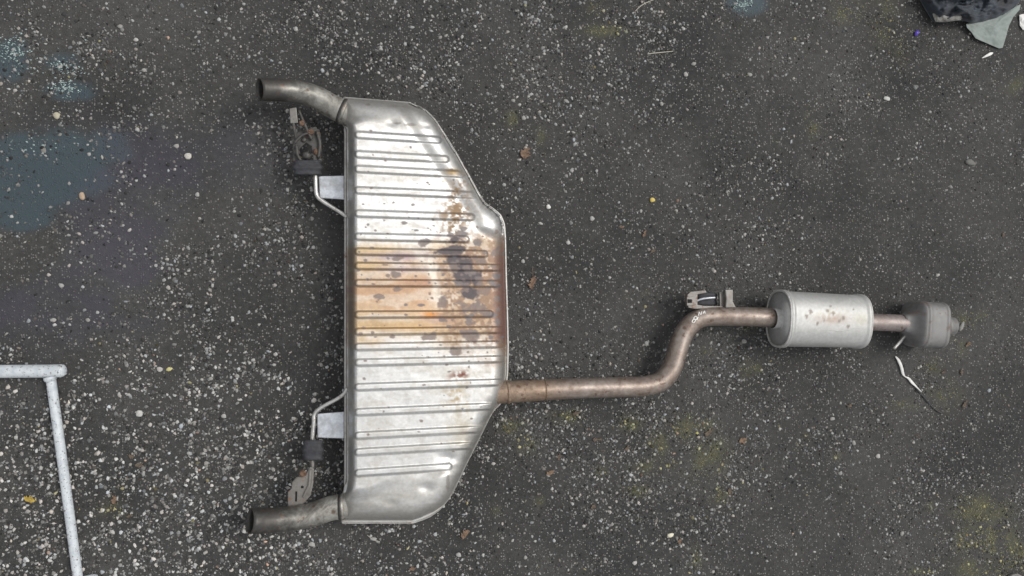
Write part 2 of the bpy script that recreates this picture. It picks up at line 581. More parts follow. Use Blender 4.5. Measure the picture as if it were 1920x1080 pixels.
def chip_mesh(name, X, Y, R, asp, ang, hgt, col, seed):
    """flattened irregular stones: 6-sided foot, smaller 6-sided crown, one peak"""
    r = np.random.default_rng(seed)
    n = len(X)
    k = 6
    th = (np.arange(k) / k * 2 * math.pi)[None, :] + r.uniform(-0.3, 0.3, (n, k))
    rad = r.uniform(0.68, 1.2, (n, k))
    gz = ground_z(X, Y)

    def ring(f, z, jit):
        x = np.cos(th) * rad * f * R[:, None]
        y = np.sin(th) * rad * f * R[:, None] * asp[:, None]
        ca, sa = np.cos(ang)[:, None], np.sin(ang)[:, None]
        zz = z[:, None] * (1 + jit * r.uniform(-1, 1, (n, k))) + gz[:, None]
        return np.stack([X[:, None] + x * ca - y * sa, Y[:, None] + x * sa + y * ca, zz], -1)

    lo = ring(1.0, -0.0016 + 0 * hgt, 0)
    hi = ring(0.74, hgt * 0.85, 0.2)
    pk = np.stack([X, Y, gz + hgt], -1)[:, None, :]
    V = np.concatenate([lo, hi, pk], 1)                       # n, 13, 3
    base = (np.arange(n) * 13)[:, None]
    i = np.arange(k); j = (i + 1) % k
    quads = np.stack([i, j, j + k, i + k], -1)
    tris = np.stack([i + k, j + k, np.full(k, 12)], -1)
    Q = (base[:, :, None] + quads[None]).reshape(-1, 4)
    T = (base[:, :, None] + tris[None]).reshape(-1, 3)
    me = bpy.data.meshes.new(name)
    me.vertices.add(n * 13)
    me.vertices.foreach_set("co", V.reshape(-1).astype(np.float32))
    lv = np.concatenate([Q.reshape(-1), T.reshape(-1)])
    me.loops.add(len(lv))
    me.loops.foreach_set("vertex_index", lv.astype(np.int32))
    me.polygons.add(len(Q) + len(T))
    st = np.concatenate([np.arange(len(Q)) * 4, len(Q) * 4 + np.arange(len(T)) * 3])
    tt = np.concatenate([np.full(len(Q), 4), np.full(len(T), 3)])
    me.polygons.foreach_set("loop_start", st.astype(np.int32))
    me.polygons.foreach_set("loop_total", tt.astype(np.int32))
    me.update(); me.validate()
    set_col(me, "chip", np.repeat(col, 13, axis=0))
    me.materials.append(cm)
    return me


def chip_colours(n, r, lo=0.12, hi=0.5):
    v = lo + (hi - lo) * r.random(n) ** 1.5
    t = r.normal(0, 0.035, (n, 1))
    col = v[:, None] * np.array([[1.0, 0.985, 0.95]]) * (1 + np.concatenate([t, 0 * t, -t], 1))
    dk = r.random(n) < 0.3
    col[dk] = np.clip(col[dk] * 0.22, 0.025, 1)
    odd = r.random(n) < 0.005
    col[odd] *= np.array([1.15, 0.8, 0.62])
    odd = r.random(n) < 0.006
    col[odd] *= np.array([1.1, 1.02, 0.6])
    return np.clip(col, 0.02, 0.8)


NT = 150000
cx, cy = rng.uniform(-1.9, 2.1, NT), rng.uniform(-1.15, 1.15, NT)
cpx, cpy = to_px(cx, cy)
dens = density(cpx, cpy) * (0.12 + 1.5 * sstep(0.36, 0.66, fbm(cx * 14, cy * 14, 2, 4))) * (0.45 + 1.1 * sstep(0.34, 0.64, fbm(cx * 3.1 + 5, cy * 3.1, 17, 3)))
ridge = 1 - np.abs(fbm(cx * 42, cy * 42, 14, 3) - 0.5) * 5
worm = sstep(560, 760, cpy) * sstep(1100, 600, cpx)
dens *= (1 - 0.75 * worm) + 0.75 * worm * 2.2 * np.clip(ridge, 0.05, 1)
keep = rng.random(NT) < dens * 0.27
cx, cy, cpx, cpy = cx[keep], cy[keep], cpx[keep], cpy[keep]
n = len(cx)
size = 0.0025 + 0.0036 * rng.random(n) ** 2.3
size *= 1.2 - 0.2 * sstep(900, 1800, cpx) + 0.12 * sstep(600, 800, cpy) * sstep(700, 400, cpx)
asp = rng.uniform(0.45, 1.0, n)
ccol = chip_colours(n, rng, 0.10, 0.52) * (0.5 + 0.6 * np.clip((size - 0.0026) / 0.0028, 0, 1))[:, None] * (0.72 + 0.28 * (sstep(560, 760, cpy) * sstep(1000, 600, cpx)))[:, None]
mb = sstep(0.18, 0.6, blobs(cpx, cpy, MOSS))[:, None] * (rng.random((n, 1)) < 0.75)
ccol = ccol * (1 - mb + mb * np.array([[1.12, 1.08, 0.62]]))
me = chip_mesh("stone_chips", cx, cy, size, asp, rng.uniform(0, 6.28, n), size * rng.uniform(0.25, 0.5, n),
               ccol, 5)
o = link("stone_chips", me, None, ground, smooth=False)
tag(o, "pale small stone chips showing through the asphalt", kind="stuff")

# the largest chips, one object each
NB = 300
bx, by = [], []
while len(bx) < NB:
    x, y = rng.uniform(-1.5, 1.6), rng.uniform(-0.95, 0.95)
    qx, qy = to_px(x, y)
    if not (5 < qx < 1915 and 5 < qy < 1075): continue
    if 640 < qx < 955 and 180 < qy < 985: continue
    if rng.random() < density(np.array(qx), np.array(qy)) / 2.4:
        bx.append(x); by.append(y)
bx, by = np.array(bx), np.array(by)
bs = 0.0052 + 0.0036 * rng.random(NB) ** 2
bc = chip_colours(NB, rng, 0.14, 0.42)
for i in range(NB):
    s = slice(i, i + 1)
    me = chip_mesh("stone", np.zeros(1), np.zeros(1), bs[s], rng.uniform(0.55, 1.0, 1), rng.uniform(0, 6.28, 1), bs[s] * rng.uniform(0.2, 0.42, 1), bc[s], 100 + i)
    o = link("stone", me, None, ground, smooth=False)
    o.location = (bx[i], by[i], float(ground_z(bx[i], by[i])))

# ---- moss cushions
mm, nt, b = new_mat("dry_moss")
n1 = noise(nt, 260, 4, 0.6)
nt.links.new(ramp(nt, n1.outputs[0], [(0.3, (0.085, 0.084, 0.036)), (0.7, (0.34, 0.33, 0.18))]).outputs[0], b.inputs["Base Color"])
b.inputs["Roughness"].default_value = 0.95
b.inputs["Specular IOR Level"].default_value = 0.1
NT = 160000
qx, qy = rng.uniform(-1.6, 1.7, NT), rng.uniform(-1.0, 1.0, NT)
ppx, ppy = to_px(qx, qy)
dm = blobs(ppx, ppy, MOSS) * (0.2 + 1.5 * sstep(0.4, 0.65, fbm(qx * 30, qy * 30, 3, 4))) + 0.010
k = rng.random(NT) < dm * 0.6
qx, qy = qx[k], qy[k]
nm = len(qx)
ms = rng.uniform(0.0012, 0.0026, nm)
me = chip_mesh("moss", qx, qy, ms, rng.uniform(0.5, 1, nm), rng.uniform(0, 6.28, nm), ms * rng.uniform(0.3, 0.7, nm), np.full((nm, 3), 0.1), 9)
me.materials.clear()
o = link("moss", me, mm, None, smooth=False)
tag(o, "olive yellow dry moss growing in patches on the asphalt", "moss", kind="stuff")

# ---- crumbs of broken glass, too many to count
glm, nt, b = new_mat("broken_glass")
b.inputs["Base Color"].default_value = (0.36, 0.46, 0.45, 1)
b.inputs["Roughness"].default_value = 0.08
b.inputs["Metallic"].default_value = 0.35
b.inputs["Transmission Weight"].default_value = 0.4
gxs, gys = [], []
for (x, y, a_, b_, k_) in [(18, 92, 28, 24, 110), (128, 128, 24, 16, 70), (122, 165, 28, 12, 90), (60, 120, 60, 40, 40), (1392, 8, 16, 8, 80), (60, 275, 60, 14, 25)]:
    for _ in range(k_):
        p = P(x + random.gauss(0, a_ * .6), y + random.gauss(0, b_ * .6), 0)
        gxs.append(p.x); gys.append(p.y)
gxs, gys = np.array(gxs), np.array(gys)
ng = len(gxs)
gs = rng.uniform(0.002, 0.0055, ng)
me = chip_mesh("glass_crumbs", gxs, gys, gs, rng.uniform(.3, .7, ng), rng.normal(0, .5, ng), gs * rng.uniform(.3, .7, ng), np.full((ng, 3), .5), 77)
me.materials.clear()
tag(link("glass_crumbs", me, glm, None, smooth=False), "glinting crumbs of broken glass on the stained asphalt", "glass", kind="stuff")

# ------------------------------------------------------------------ the exhaust
root = empty("exhaust_system", P(960, 600, 0))
tag(root, "used car exhaust with wide ribbed rear muffler, bent brown pipe and small resonator", "exhaust")


def child(name, me, mat, parent=None, smooth=True):
    o = link(name, me, mat, None, smooth)
    par = parent or root
    bpy.context.view_layer.update()
    o.parent = par
    o.matrix_parent_inverse = par.matrix_world.inverted()
    return o


def reparent(o, par=None):
    par = par or root
    bpy.context.view_layer.update()
    o.parent = par
    o.matrix_parent_inverse = par.matrix_world.inverted()
    return o


# ---- rear muffler, a pressed half shell: outline of its seam in photo pixels
OUT = [(645, 184), (660, 183.5), (700, 187), (770, 193), (795, 203), (815, 222), (832, 248), (855, 285), (878, 325), (898, 362), (909, 380), (925, 391),
       (938, 403), (945, 420), (947, 450), (948.5, 520), (951, 600), (952, 650), (951, 700), (947, 735), (938, 757), (926, 769), (918, 783),
       (905, 810), (885, 850), (862, 898), (846, 930), (826, 955), (801, 972), (775, 979), (700, 981), (642, 980),
       (640, 955), (641, 930), (645, 915), (648, 895), (648, 700), (648, 400), (648, 250), (646, 236), (641, 228), (641, 205)]
ZS, ZT = 0.085, 0.180


def fan_k(v, x):
    w = 1 - sstep(885, 975, v)
    return 1 - 0.034 * (x - 668) / 163 * w


def fan(v, x):
    return 560 + (v - 560) * fan_k(v, x)


def unfan(y, x):
    v = y
    for _ in range(12):
        v = 560 + (y - 560) / fan_k(v, x)
    return v


rt = OUT[3:30]
rv = np.array([float(unfan(np.array(y), x)) for x, y in rt])
rx = np.array([x for x, y in rt])
lf = [(645, 184)] + OUT[:30:-1]
lf = sorted([(p[1], p[0]) for p in OUT[31:]] + [(184, 645)])
lv_, lx_ = np.array([p[0] for p in lf]), np.array([p[1] for p in lf])
v0, v1 = 184.0, 980.5
NR, NCOL = 800, 170
vv = np.linspace(v0, v1, NR)
uu = np.linspace(0, 1, NCOL)
uu = 0.5 * uu + 0.5 * (uu + 0.10 * np.sin(2 * np.pi * uu) * -1)       # denser at both sides
xl = np.interp(vv, lv_, lx_)
xr = np.interp(vv, rv, rx)
ker = np.hanning(15); ker /= ker.sum()
xr[8:-8] = np.convolve(xr, ker, 'same')[8:-8]
xl[8:-8] = np.convolve(xl, ker, 'same')[8:-8]
SX = xl[:, None] + (xr - xl)[:, None] * uu[None, :]
SV = np.repeat(vv[:, None], NCOL, 1)
SY = fan(SV, SX)
# straighten the very top edge onto the outline
edge_pts = [(SX[i, 0], SY[i, 0]) for i in range(0, NR, 6)] + [(SX[-1, j], SY[-1, j]) for j in range(0, NCOL, 6)] + \
           [(SX[i, -1], SY[i, -1]) for i in range(NR - 1, -1, -6)] + [(SX[0, j], SY[0, j]) for j in range(NCOL - 1, -1, -6)]
EP = np.array(edge_pts)


def seg_dist(px, py, poly, closed=True):
    best = np.full(px.shape, 1e9)
    m = len(poly) if closed else len(poly) - 1
    for i in range(m):
        ax, ay = poly[i]; bx_, by_ = poly[(i + 1) % len(poly)]
        dx, dy = bx_ - ax, by_ - ay
        L2 = dx * dx + dy * dy
        if L2 < 1e-9: continue
        t = np.clip(((px - ax) * dx + (py - ay) * dy) / L2, 0, 1)
        best = np.minimum(best, np.hypot(px - ax - t * dx, py - ay - t * dy))
    return best


D = seg_dist(SX, SY, EP[::2])
leftness = sstep(30, 0, SX - xl[:, None]) * sstep(225, 250, SY) * sstep(930, 900, SY)
# flange lip, then wall, then crown
dl = np.maximum(SX - xl[:, None] - 5.5, 0)
lip = 1.0 + 3.0 * sstep(920, 944, SX) * sstep(415, 460, SY) + 4.0 * sstep(940, 968, SY)
dr = np.maximum(D - lip, 0)
nl_ = len(range(0, NR, 6))
DN = seg_dist(SX, SY, EP[nl_ - 1::2], closed=False)          # away from every edge but the tall near side
drn = np.maximum(DN - lip, 0)


def rise(d, R, e=2.4):
    t = np.clip(d / R, 0, 1)
    return (1 - (1 - t) ** e) ** (1 / e)


Rr = 30 + 10 * sstep(820, 640, SX)
# ends are domed and lower than the ribbed middle
topc = np.interp(SX, [640, 655, 668, 680, 690, 700, 710, 722, 740, 760, 780, 800, 820, 840], [234, 229, 223, 219.5, 218.5, 219.5, 222, 226, 232, 237, 240.5, 243.5, 247, 251])
botc = np.interp(SX, [640, 655, 690, 720, 745, 790, 845, 880], [932, 930, 926, 912, 901, 893, 880, 868])
mid = sstep(-9, 11, SY - topc) * sstep(-13, 13, botc - SY)
lobe = sstep(0, 26, (SX - 893) * 0.83 + (432 - SY) * 0.56) * sstep(452, 425, SY)        # low corner by the seam
ztop = ZT - 0.046 * (SX - 662) / 290
prof_r = rise(drn, Rr, 2.2)
prof_l = rise(dl, 16.0, 2.0)
prof_mid = np.minimum(prof_r, np.where(SY < 250, np.maximum(prof_l, 0), prof_l))
zm = ZS + (ztop - ZS) * prof_mid
ze = ZS + (0.080) * rise(dr, 38, 2.4) * np.clip(0.55 + 0.45 * rise(np.maximum(SX - xl[:, None], 0), 60, 2), 0, 1)
SZ = ze + (np.maximum(zm, ze * 0 + ZS) - ze) * mid
SZ = SZ - 0.020 * lobe * (SZ > ZS + 0.02)
# pressed beads
RIB = [252.5, 289, 316.5, 356.5, 400, 443.5, 471.5, 498.5, 530.5, 590, 622, 650.5, 680, 726, 773, 817, 848, 887]
RIBR = [828, 842, 872, 896, 890, 880, 915, 942, 940, 925, 948, 948, 948, 945, 925, 908, 890, 848]
bead = np.zeros_like(SX)
for vc, xe in zip(RIB, RIBR):
    dx = np.maximum(np.maximum(672 - SX, SX - (xe - 7)), 0)
    dd = np.hypot(SV - vc, dx)
    bead = np.maximum(bead, sstep(8.8, 3.6, dd))
SZ = SZ + 0.0066 * bead * sstep(0.0, 0.05, SZ - ZS) * mid
# small dents and oil-canning of the thin sheet
SZ += 0.0011 * (fbm(SX / 38, SY / 30, 31, 3) - 0.5) * sstep(0.0, 0.05, SZ - ZS)
for (dx0, dy0, r, dep) in [(800, 236, 9, .004), (735, 231, 10, .003), (770, 200, 8, .003), (840, 858, 16, .006), (855, 880, 12, .006),
                           (905, 425, 12, .004), (735, 945, 12, .003), (800, 915, 14, .004), (870, 560, 22, .0012), (700, 620, 26, .0008)]:
    SZ -= dep * np.exp(-(((SX - dx0) / r) ** 2 + ((SY - dy0) / (r * .6)) ** 2))
SZ = np.maximum(SZ, ZS)
pts = PN(SX, SY, SZ)
sme = grid_mesh("muffler_shell", pts[:, ::-1] if False else pts)

# ---- stains
col = np.ones(SX.shape + (3,)) * np.array([0.585, 0.585, 0.575])
soil = np.zeros_like(SX)
rough = np.full(SX.shape, 0.42) + 0.10 * (fbm(SX / 30, SY / 12, 41, 4) - 0.5)
speck = np.full(SX.shape, 0.25)
wx = SX + 26 * (fbm(SX / 34, SY / 34, 51, 4) - 0.5) * 2
wy = SY + 16 * (fbm(SX / 34, SY / 34, 55, 4) - 0.5) * 2
fine = fbm(SX / 7, SY / 7, 61, 4)


deep = False


def lay(mask, c, s=0.0, rg=None):
    global col, soil, rough
    m = np.clip(mask * (1.25 if deep else 1), 0, 1)[..., None]
    cc = np.array(c) * (0.64 if deep else 1)
    col = col * (1 - m) + cc * m
    soil = np.maximum(soil, s * m[..., 0])
    if rg is not None:
        rough = rough * (1 - m[..., 0]) + rg * m[..., 0]


def G(x, y, a, b_, px=None, py=None):
    px = wx if px is None else px
    py = wy if py is None else py
    return np.exp(-(((px - x) / a) ** 2 + ((py - y) / b_) ** 2))


ends = 1 - mid
lay(0.55 * ends, (0.55, 0.535, 0.505), 0.1, 0.5)
lay(0.5 * ends * sstep(0.5, 0.7, fbm(SX / 40, SY / 18, 71, 4)), (0.36, 0.34, 0.30), 0.3, 0.6)
lay(0.6 * sstep(0.48, 0.7, fbm(SX / 60, SY / 14, 73, 5)), (0.47, 0.455, 0.42), 0.2, 0.55)
lay(0.5 * sstep(0.55, 0.72, fbm(SX / 14, SY / 9, 75, 4)), (0.44, 0.42, 0.385), 0.25, 0.58)
# heat straw / tan across the middle
deep = True
hx = 70 * (fbm(SX / 55, SY / 40, 52, 4) - 0.5)
heat = sstep(436, 500, SY + hx) * sstep(684, 606, SY + 1.2 * hx) * (0.55 + 0.75 * sstep(0.3, 0.65, fbm(SX / 46, SY / 13, 57, 4)))
lay(0.72 * heat, (0.74, 0.575, 0.39), 0.05, 0.47)
lay(0.95 * G(740, 545, 130, 34) * heat, (0.66, 0.44, 0.29), 0.15, 0.5)
lay(0.75 * G(760, 612, 120, 12, wx, SY), (0.72, 0.50, 0.27), 0.1, 0.48)
lay(0.7 * G(700, 470, 60, 9, wx, SY) + .5 * G(690, 500, 45, 8, wx, SY), (0.68, 0.50, 0.27), 0.1)
lay(0.65 * G(765, 481, 65, 9, wx, SY), (0.42, 0.31, 0.36), 0.1)
lay(0.45 * G(770, 505, 60, 8, wx, SY), (0.46, 0.40, 0.47), 0.05)
lay(0.55 * G(792, 530, 34, 8, wx, SY), (0.52, 0.30, 0.22), 0.15)
lay(0.9 * G(808, 590, 16, 6, SX, SY), (0.80, 0.36, 0.10), 0.1)
lay(0.6 * G(835, 600, 34, 10), (0.48, 0.31, 0.27), 0.2)
# scoured bright diagonal
sc_d = np.exp(-((wx - (800 + (wy - 480) * 0.42)) / 20) ** 2) * sstep(462, 490, wy) * sstep(588, 568, wy)
deep = False
lay(0.7 * sc_d, (0.60, 0.575, 0.52), 0.05, 0.42)
deep = True
# brown run-off on the outlet side
brown = G(860, 350, 26, 30) + G(855, 395, 28, 26) + G(860, 430, 28, 20)
lay(0.75 * brown * sstep(0.34, 0.58, fine), (0.42, 0.29, 0.18), 0.4, 0.62)
lay(0.8 * G(848, 322, 14, 6, SX, SY), (0.60, 0.42, 0.2), 0.2)
lay(0.95 * sstep(810, 875, wx) * sstep(420, 480, SY + hx) * sstep(690, 620, SY + hx) * (0.35 + 1.1 * sstep(.3, .66, fine)), (0.46, 0.315, 0.22), 0.35, 0.58)
lay(0.8 * sstep(910, 945, SX) * sstep(430, 470, SY) * sstep(655, 630, SY), (0.34, 0.20, 0.165), 0.4, 0.6)
lay(0.45 * G(915, 455, 30, 22), (0.52, 0.40, 0.28), 0.2)
lay(0.4 * sstep(0.5, 0.66, fine) * G(845, 470, 60, 40), (0.36, 0.24, 0.21), 0.4, 0.6)
lay(0.5 * G(860, 740, 26, 60) * sstep(0.3, 0.6, fine), (0.62, 0.54, 0.40), 0.15)
lay(0.5 * G(868, 812, 26, 30), (0.58, 0.51, 0.38), 0.15)
lay(0.35 * sstep(880, 945, SX) * sstep(640, 690, SY), (0.55, 0.50, 0.43), 0.15)
lay(0.75 * G(860, 707, 17, 7) * sstep(0.4, 0.56, fine), (0.30, 0.08, 0.06), 0.6, 0.7)
ring = np.exp(-((np.hypot(SX - 852, SY - 740) - 10) / 4) ** 2)
lay(0.55 * ring * sstep(0.36, 0.55, fine), (0.50, 0.36, 0.18), 0.3)
# straw next to the inlet wall
lay(0.35 * sstep(670, 655, SX) * heat, (0.52, 0.44, 0.46), 0.0)
# dark drips
big = np.zeros_like(SX)
for (x, y, a_, b_) in [(862, 468, 20, 9), (858, 492, 19, 16), (868, 520, 18, 18), (882, 548, 19, 14), (845, 470, 30, 8), (870, 505, 17, 26), (858, 450, 14, 7), (895, 520, 10, 12)]:
    big = np.maximum(big, 1.25 - np.hypot((wx * .55 + SX * .45 - x) / a_, (wy * .55 + SY * .45 - y) / b_) + 0.5 * (fine - 0.5))
lay(0.82 * sstep(0.1, 0.5, big), (0.17, 0.145, 0.15), 0.55, 0.6)
SPOT = [(794, 455, 13, 9), (747, 484, 11, 6), (742, 515, 10, 7), (727, 517, 5, 4), (744, 541, 9, 6), (713, 556, 11, 6), (908, 547, 11, 7), (900, 578, 12, 10),
        (883, 630, 19, 13), (808, 632, 10, 6), (814, 628, 7, 9), (796, 632, 9, 6), (851, 659, 12, 8), (735, 631, 5, 4), (699, 624, 4, 3), (868, 572, 5, 4), (790, 572, 7, 3), (880, 600, 9, 12),
        (868, 438, 11, 8), (845, 440, 9, 6), (872, 430, 8, 5), (932, 470, 4, 10), (929, 435, 5, 5), (925, 500, 7, 5), (932, 535, 6, 6), (931, 560, 6, 6), (933, 580, 5, 5),
        (932, 604, 6, 9), (905, 490, 9, 8), (885, 510, 8, 6), (920, 530, 8, 7), (842, 612, 6, 4), (676, 626, 5, 3), (700, 465, 5, 3), (728, 484, 4, 3), (918, 632, 6, 4), (940, 632, 4, 3),
        (830, 565, 10, 12), (896, 455, 10, 7), (850, 500, 10, 10), (777, 432, 5, 3), (757, 418, 7, 3)]
for i in range(34):
    x, y = random.gauss(885, 34), random.gauss(535, 75)
    if 800 < x < 942 and 430 < y < 690:
        s = random.uniform(3.0, 7.5)
        SPOT.append((x, y, s * random.uniform(.9, 1.5), s))
for i in range(210):
    x, y = random.uniform(672, 940), random.gauss(520, 150)
    if random.random() < 0.5: x = random.gauss(860, 45)
    if 240 < y < 900:
        s = random.uniform(1.0, 2.9)
        SPOT.append((x, y, s * random.uniform(.8, 1.6), s))
tot = np.zeros_like(SX)
for (x, y, a_, b_) in SPOT:
    sl = (np.abs(SX - x) < 40) & (np.abs(SY - y) < 40)
    wob_ = 1.05 - np.hypot((SX[sl] * .8 + wx[sl] * .2 - x - 0 * a_) / a_, (SY[sl] - y) / b_) + 1.1 * (fine[sl] - 0.5)
    tot[sl] = np.maximum(tot[sl], sstep(-0.02, 0.32, wob_))
hue = fbm(SX / 18, SY / 18, 81, 2)[..., None]
m = (0.84 * tot)[..., None]
col = col * (1 - m) + m * (np.array([0.21, 0.15, 0.12]) * (1 - hue) * 1.2 + np.array([0.15, 0.155, 0.17]) * hue * 1.1)
soil = np.maximum(soil, 0.5 * tot); rough = np.where(tot > .3, 0.62, rough)
# scuffs on the ends
deep = False
for (x, y, a_, b_) in [(738, 199, 14, 3), (763, 200, 10, 3), (770, 234, 13, 3.5), (745, 231, 8, 3), (690, 196, 6, 2.5), (840, 905, 4, 18), (640, 965, 12, 14)]:
    lay(0.6 * sstep(0.1, 0.6, 1.2 - np.hypot((SX - x) / a_, (SY - y) / b_) + .8 * (fine - .5)), (0.17, 0.15, 0.13), 0.5, 0.65)
set_col(sme, "tint", np.clip(col, 0.01, 0.9))
set_col(sme, "soil", np.stack([np.clip(soil, 0, 1), np.clip(rough, 0.25, 0.9), speck + 0.5 * ends], -1))
shell = child("rear_muffler", sme, M['shell'])

# lower half shell, down to the asphalt
ring_px = EP
loops = []
cxp, cyp = 795, 565
for (f, z) in [(1.0, ZS - 0.0015), (0.985, ZS - 0.010), (0.972, 0.045), (0.95, 0.018), (0.90, 0.006), (0.80, 0.0035), (0.3, 0.0035)]:
    loops.append([P(cxp + (x - cxp) * (1 - (1 - f) * (1 if z > .02 else 1.0)), cyp + (y - cyp) * (1 - (1 - f) * .45), z) for x, y in ring_px])
vs = [v for L in loops for v in L]
nl = len(ring_px)
fs = [(a_ * nl + i, a_ * nl + (i + 1) % nl, (a_ + 1) * nl + (i + 1) % nl, (a_ + 1) * nl + i) for a_ in range(len(loops) - 1) for i in range(nl)]
fs.append(tuple((len(loops) - 1) * nl + i for i in range(nl)))
lme = mesh_from("lower_shell", vs, fs)
bm = bmesh.new(); bm.from_mesh(lme); bmesh.ops.recalc_face_normals(bm, faces=bm.faces); bm.to_mesh(lme); bm.free()
child("lower_shell", lme, M['seam'], shell)

# rolled seam round the join
seam_pts = []
for x, y in EP[::1]:
    seam_pts.append(P(x, y, ZS))
vs, fs = [], []
ns = len(seam_pts)
seg = 8
for i in range(ns):
    t = (seam_pts[(i + 1) % ns] - seam_pts[i - 1]).normalized()
    side = t.cross(Vector((0, 0, 1)))
    for k in range(seg):
        a_ = 2 * math.pi * k / seg
        x_, y_ = EP[i]
        sr = 0.0010 + (0.0034 if x_ < 655 and 240 < y_ < 905 else 0) + 0.0028 * float(sstep(915, 945, x_)) + 0.0014 * float(sstep(950, 975, y_))
        vs.append(seam_pts[i] + side * (math.cos(a_) * sr) + Vector((0, 0, math.sin(a_) * sr * .9)))
for i in range(ns):
    for k in range(seg):
        fs.append((i * seg + k, i * seg + (k + 1) % seg, ((i + 1) % ns) * seg + (k + 1) % seg, ((i + 1) % ns) * seg + k))
me = mesh_from("seam", vs, fs)
bm = bmesh.new(); bm.from_mesh(me); bmesh.ops.recalc_face_normals(bm, faces=bm.faces); bm.to_mesh(me); bm.free()
child("seam", me, M['seam'], shell)

# ---- tail pipes
for ctrl in ([(672, 222, .098, .0345), (648, 211, .098, .0345), (622, 199, .099, .0325), (592, 182, .102, .031), (562, 173, .110, .0305), (530, 169, .126, .030), (487, 168, .154, .0295)],
             [(672, 948, .098, .0345), (645, 950, .098, .0345), (620, 953, .098, .0335), (592, 963, .101, .033), (560, 970, .108, .033), (520, 975, .126, .0330), (469, 977, .157, .0330)]):
    path, rad = px_path(ctrl, 44)
    me = sweep("tail_pipe", path, rad, 36, (True, False), wall=0.003)
    tp = child("tail_pipe", me, M['tail'])
    flat_ends(me)
    # rolled collar where it enters the muffler
    cpth = path[7:11]
    me = sweep("collar", cpth, [rad[7] + .0004, rad[8] + .0022, rad[9] + .0022, rad[10] + .0004], 32)
    child("collar", me, M['tail'], tp); flat_ends(me)
    # sooty bore
    b0 = path[-3]; bd = (path[-3] - path[-4]).normalized()
    me = sweep("bore", [b0 - bd * .05, b0 - bd * 0.002], [rad[-1] - .0033] * 2, 28)
    child("bore", me, M['soot_and_shade'], tp); flat_ends(me)


def rod(name, ctrl, mat, parent=None, n=24, seg=14):
    path, rad = px_path(ctrl, n)
    me = sweep(name, path, rad, seg)
    o = child(name, me, mat, parent)
    flat_ends(me)
    return o


def rubber_block(name, x0, y0, x1, y1, z0, z1, mat, parent=None, grooves=2, axis='x'):
    """isolator: lobed rubber block with moulded waist grooves"""
    bm = bmesh.new()
    L = [(x0, y0), (x1, y0), (x1, y1), (x0, y1)]
    nseg = 26
    prof = []
    for i in range(nseg + 1):
        t = i / nseg
        w = 1.0 - 0.13 * (0.5 - 0.5 * math.cos(t * 2 * math.pi * grooves)) - 0.25 * (abs(2 * t - 1) ** 8)
        prof.append((t, w))
    cxm, cym, zm_ = (x0 + x1) / 2, (y0 + y1) / 2, (z0 + z1) / 2
    rings = []
    for t, w in prof:
        y = y0 + (y1 - y0) * t
        ring_ = []
        for k in range(20):
            a_ = 2 * math.pi * k / 20
            ca, sa = math.cos(a_), math.sin(a_)
            ca = math.copysign(abs(ca) ** .55, ca); sa = math.copysign(abs(sa) ** .55, sa)
            z = zm_ + sa * (z1 - z0) / 2 * w
            ring_.append(bm.verts.new(P(cxm + ca * (x1 - x0) / 2 * w, y, z)))
        rings.append(ring_)
    for a_, b_ in zip(rings, rings[1:]):
        for k in range(20):
            bm.faces.new((a_[k], a_[(k + 1) % 20], b_[(k + 1) % 20], b_[k]))
    bm.faces.new(rings[0]); bm.faces.new(rings[-1])
    bmesh.ops.recalc_face_normals(bm, faces=bm.faces)
    me = bpy.data.meshes.new(name); bm.to_mesh(me); bm.free()
    o = child(name, me, mat, parent); flat_ends(me)
    return o


# ---- upper hanger: rod, plate, rubber, dark bracket
hang = rod("hanger_rod", [(650, 407, .088, .0058), (644, 402, .088, .0058), (632, 394, .088, .0058), (606, 378, .088, .0058), (594, 366, .088, .0058), (592, 345, .088, .0058), (591, 312, .082, .0058)], M['rod'], None, 40)
pl = plate("mounting_plate", [(598, 331), (646, 330), (646, 375), (600, 372)], .072, .010, M['bright'], bevel=0.003)
reparent(pl)
rb = rubber_block("rubber_mount", 547, 300, 606, 328, .052, .105, M['rubber'])
for (x, y) in ((558, 318), (576, 318)):
    me = sweep("lug", [P(x, y, .07), P(x, y + 12, .07)], [.010, .008], 16)
    child("lug", me, M['rubber'], rb)
br = plate("hanger_bracket", [(549, 262), (556, 250), (575, 243), (592, 238), (601, 250), (604, 280), (600, 306), (588, 306), (585, 275), (574, 268), (562, 280), (560, 306), (550, 306)], .070, .007, M['bracketdark'], bevel=0.0018)
reparent(br)
o = plate("strap", [(543, 204), (556, 202), (559, 231), (545, 232)], .098, .006, M['bracket'], bevel=0.0015); reparent(o, br)
for pp in ([(550, 230, .100, .0042), (553, 248, .092, .0042), (556, 262, .08, .0042)], [(560, 206, .092, .0042), (572, 235, .095, .0042), (585, 262, .085, .0042)],
           [(552, 268, .086, .0038), (566, 254, .090, .0038), (582, 248, .090, .0038)], [(594, 246, .084, .0048), (600, 270, .084, .0048), (597, 296, .08, .0048)],
           [(556, 272, .084, .0042), (558, 290, .088, .0042), (566, 304, .085, .0042)]):
    rod("bracket_wire", pp, M['bracketdark'], br, 14, 10)
for (x, y, z, r) in ((566, 231, .098, .0085), (583, 247, .09, .0088)):
    me = sweep("bolt", [P(x, y, z - .012), P(x, y, z + .004), P(x, y, z + .007)], [r, r, r * .8], 6, twist_up=Vector((1, 0, 0)))
    child("bolt", me, M['rust'], br, smooth=False)

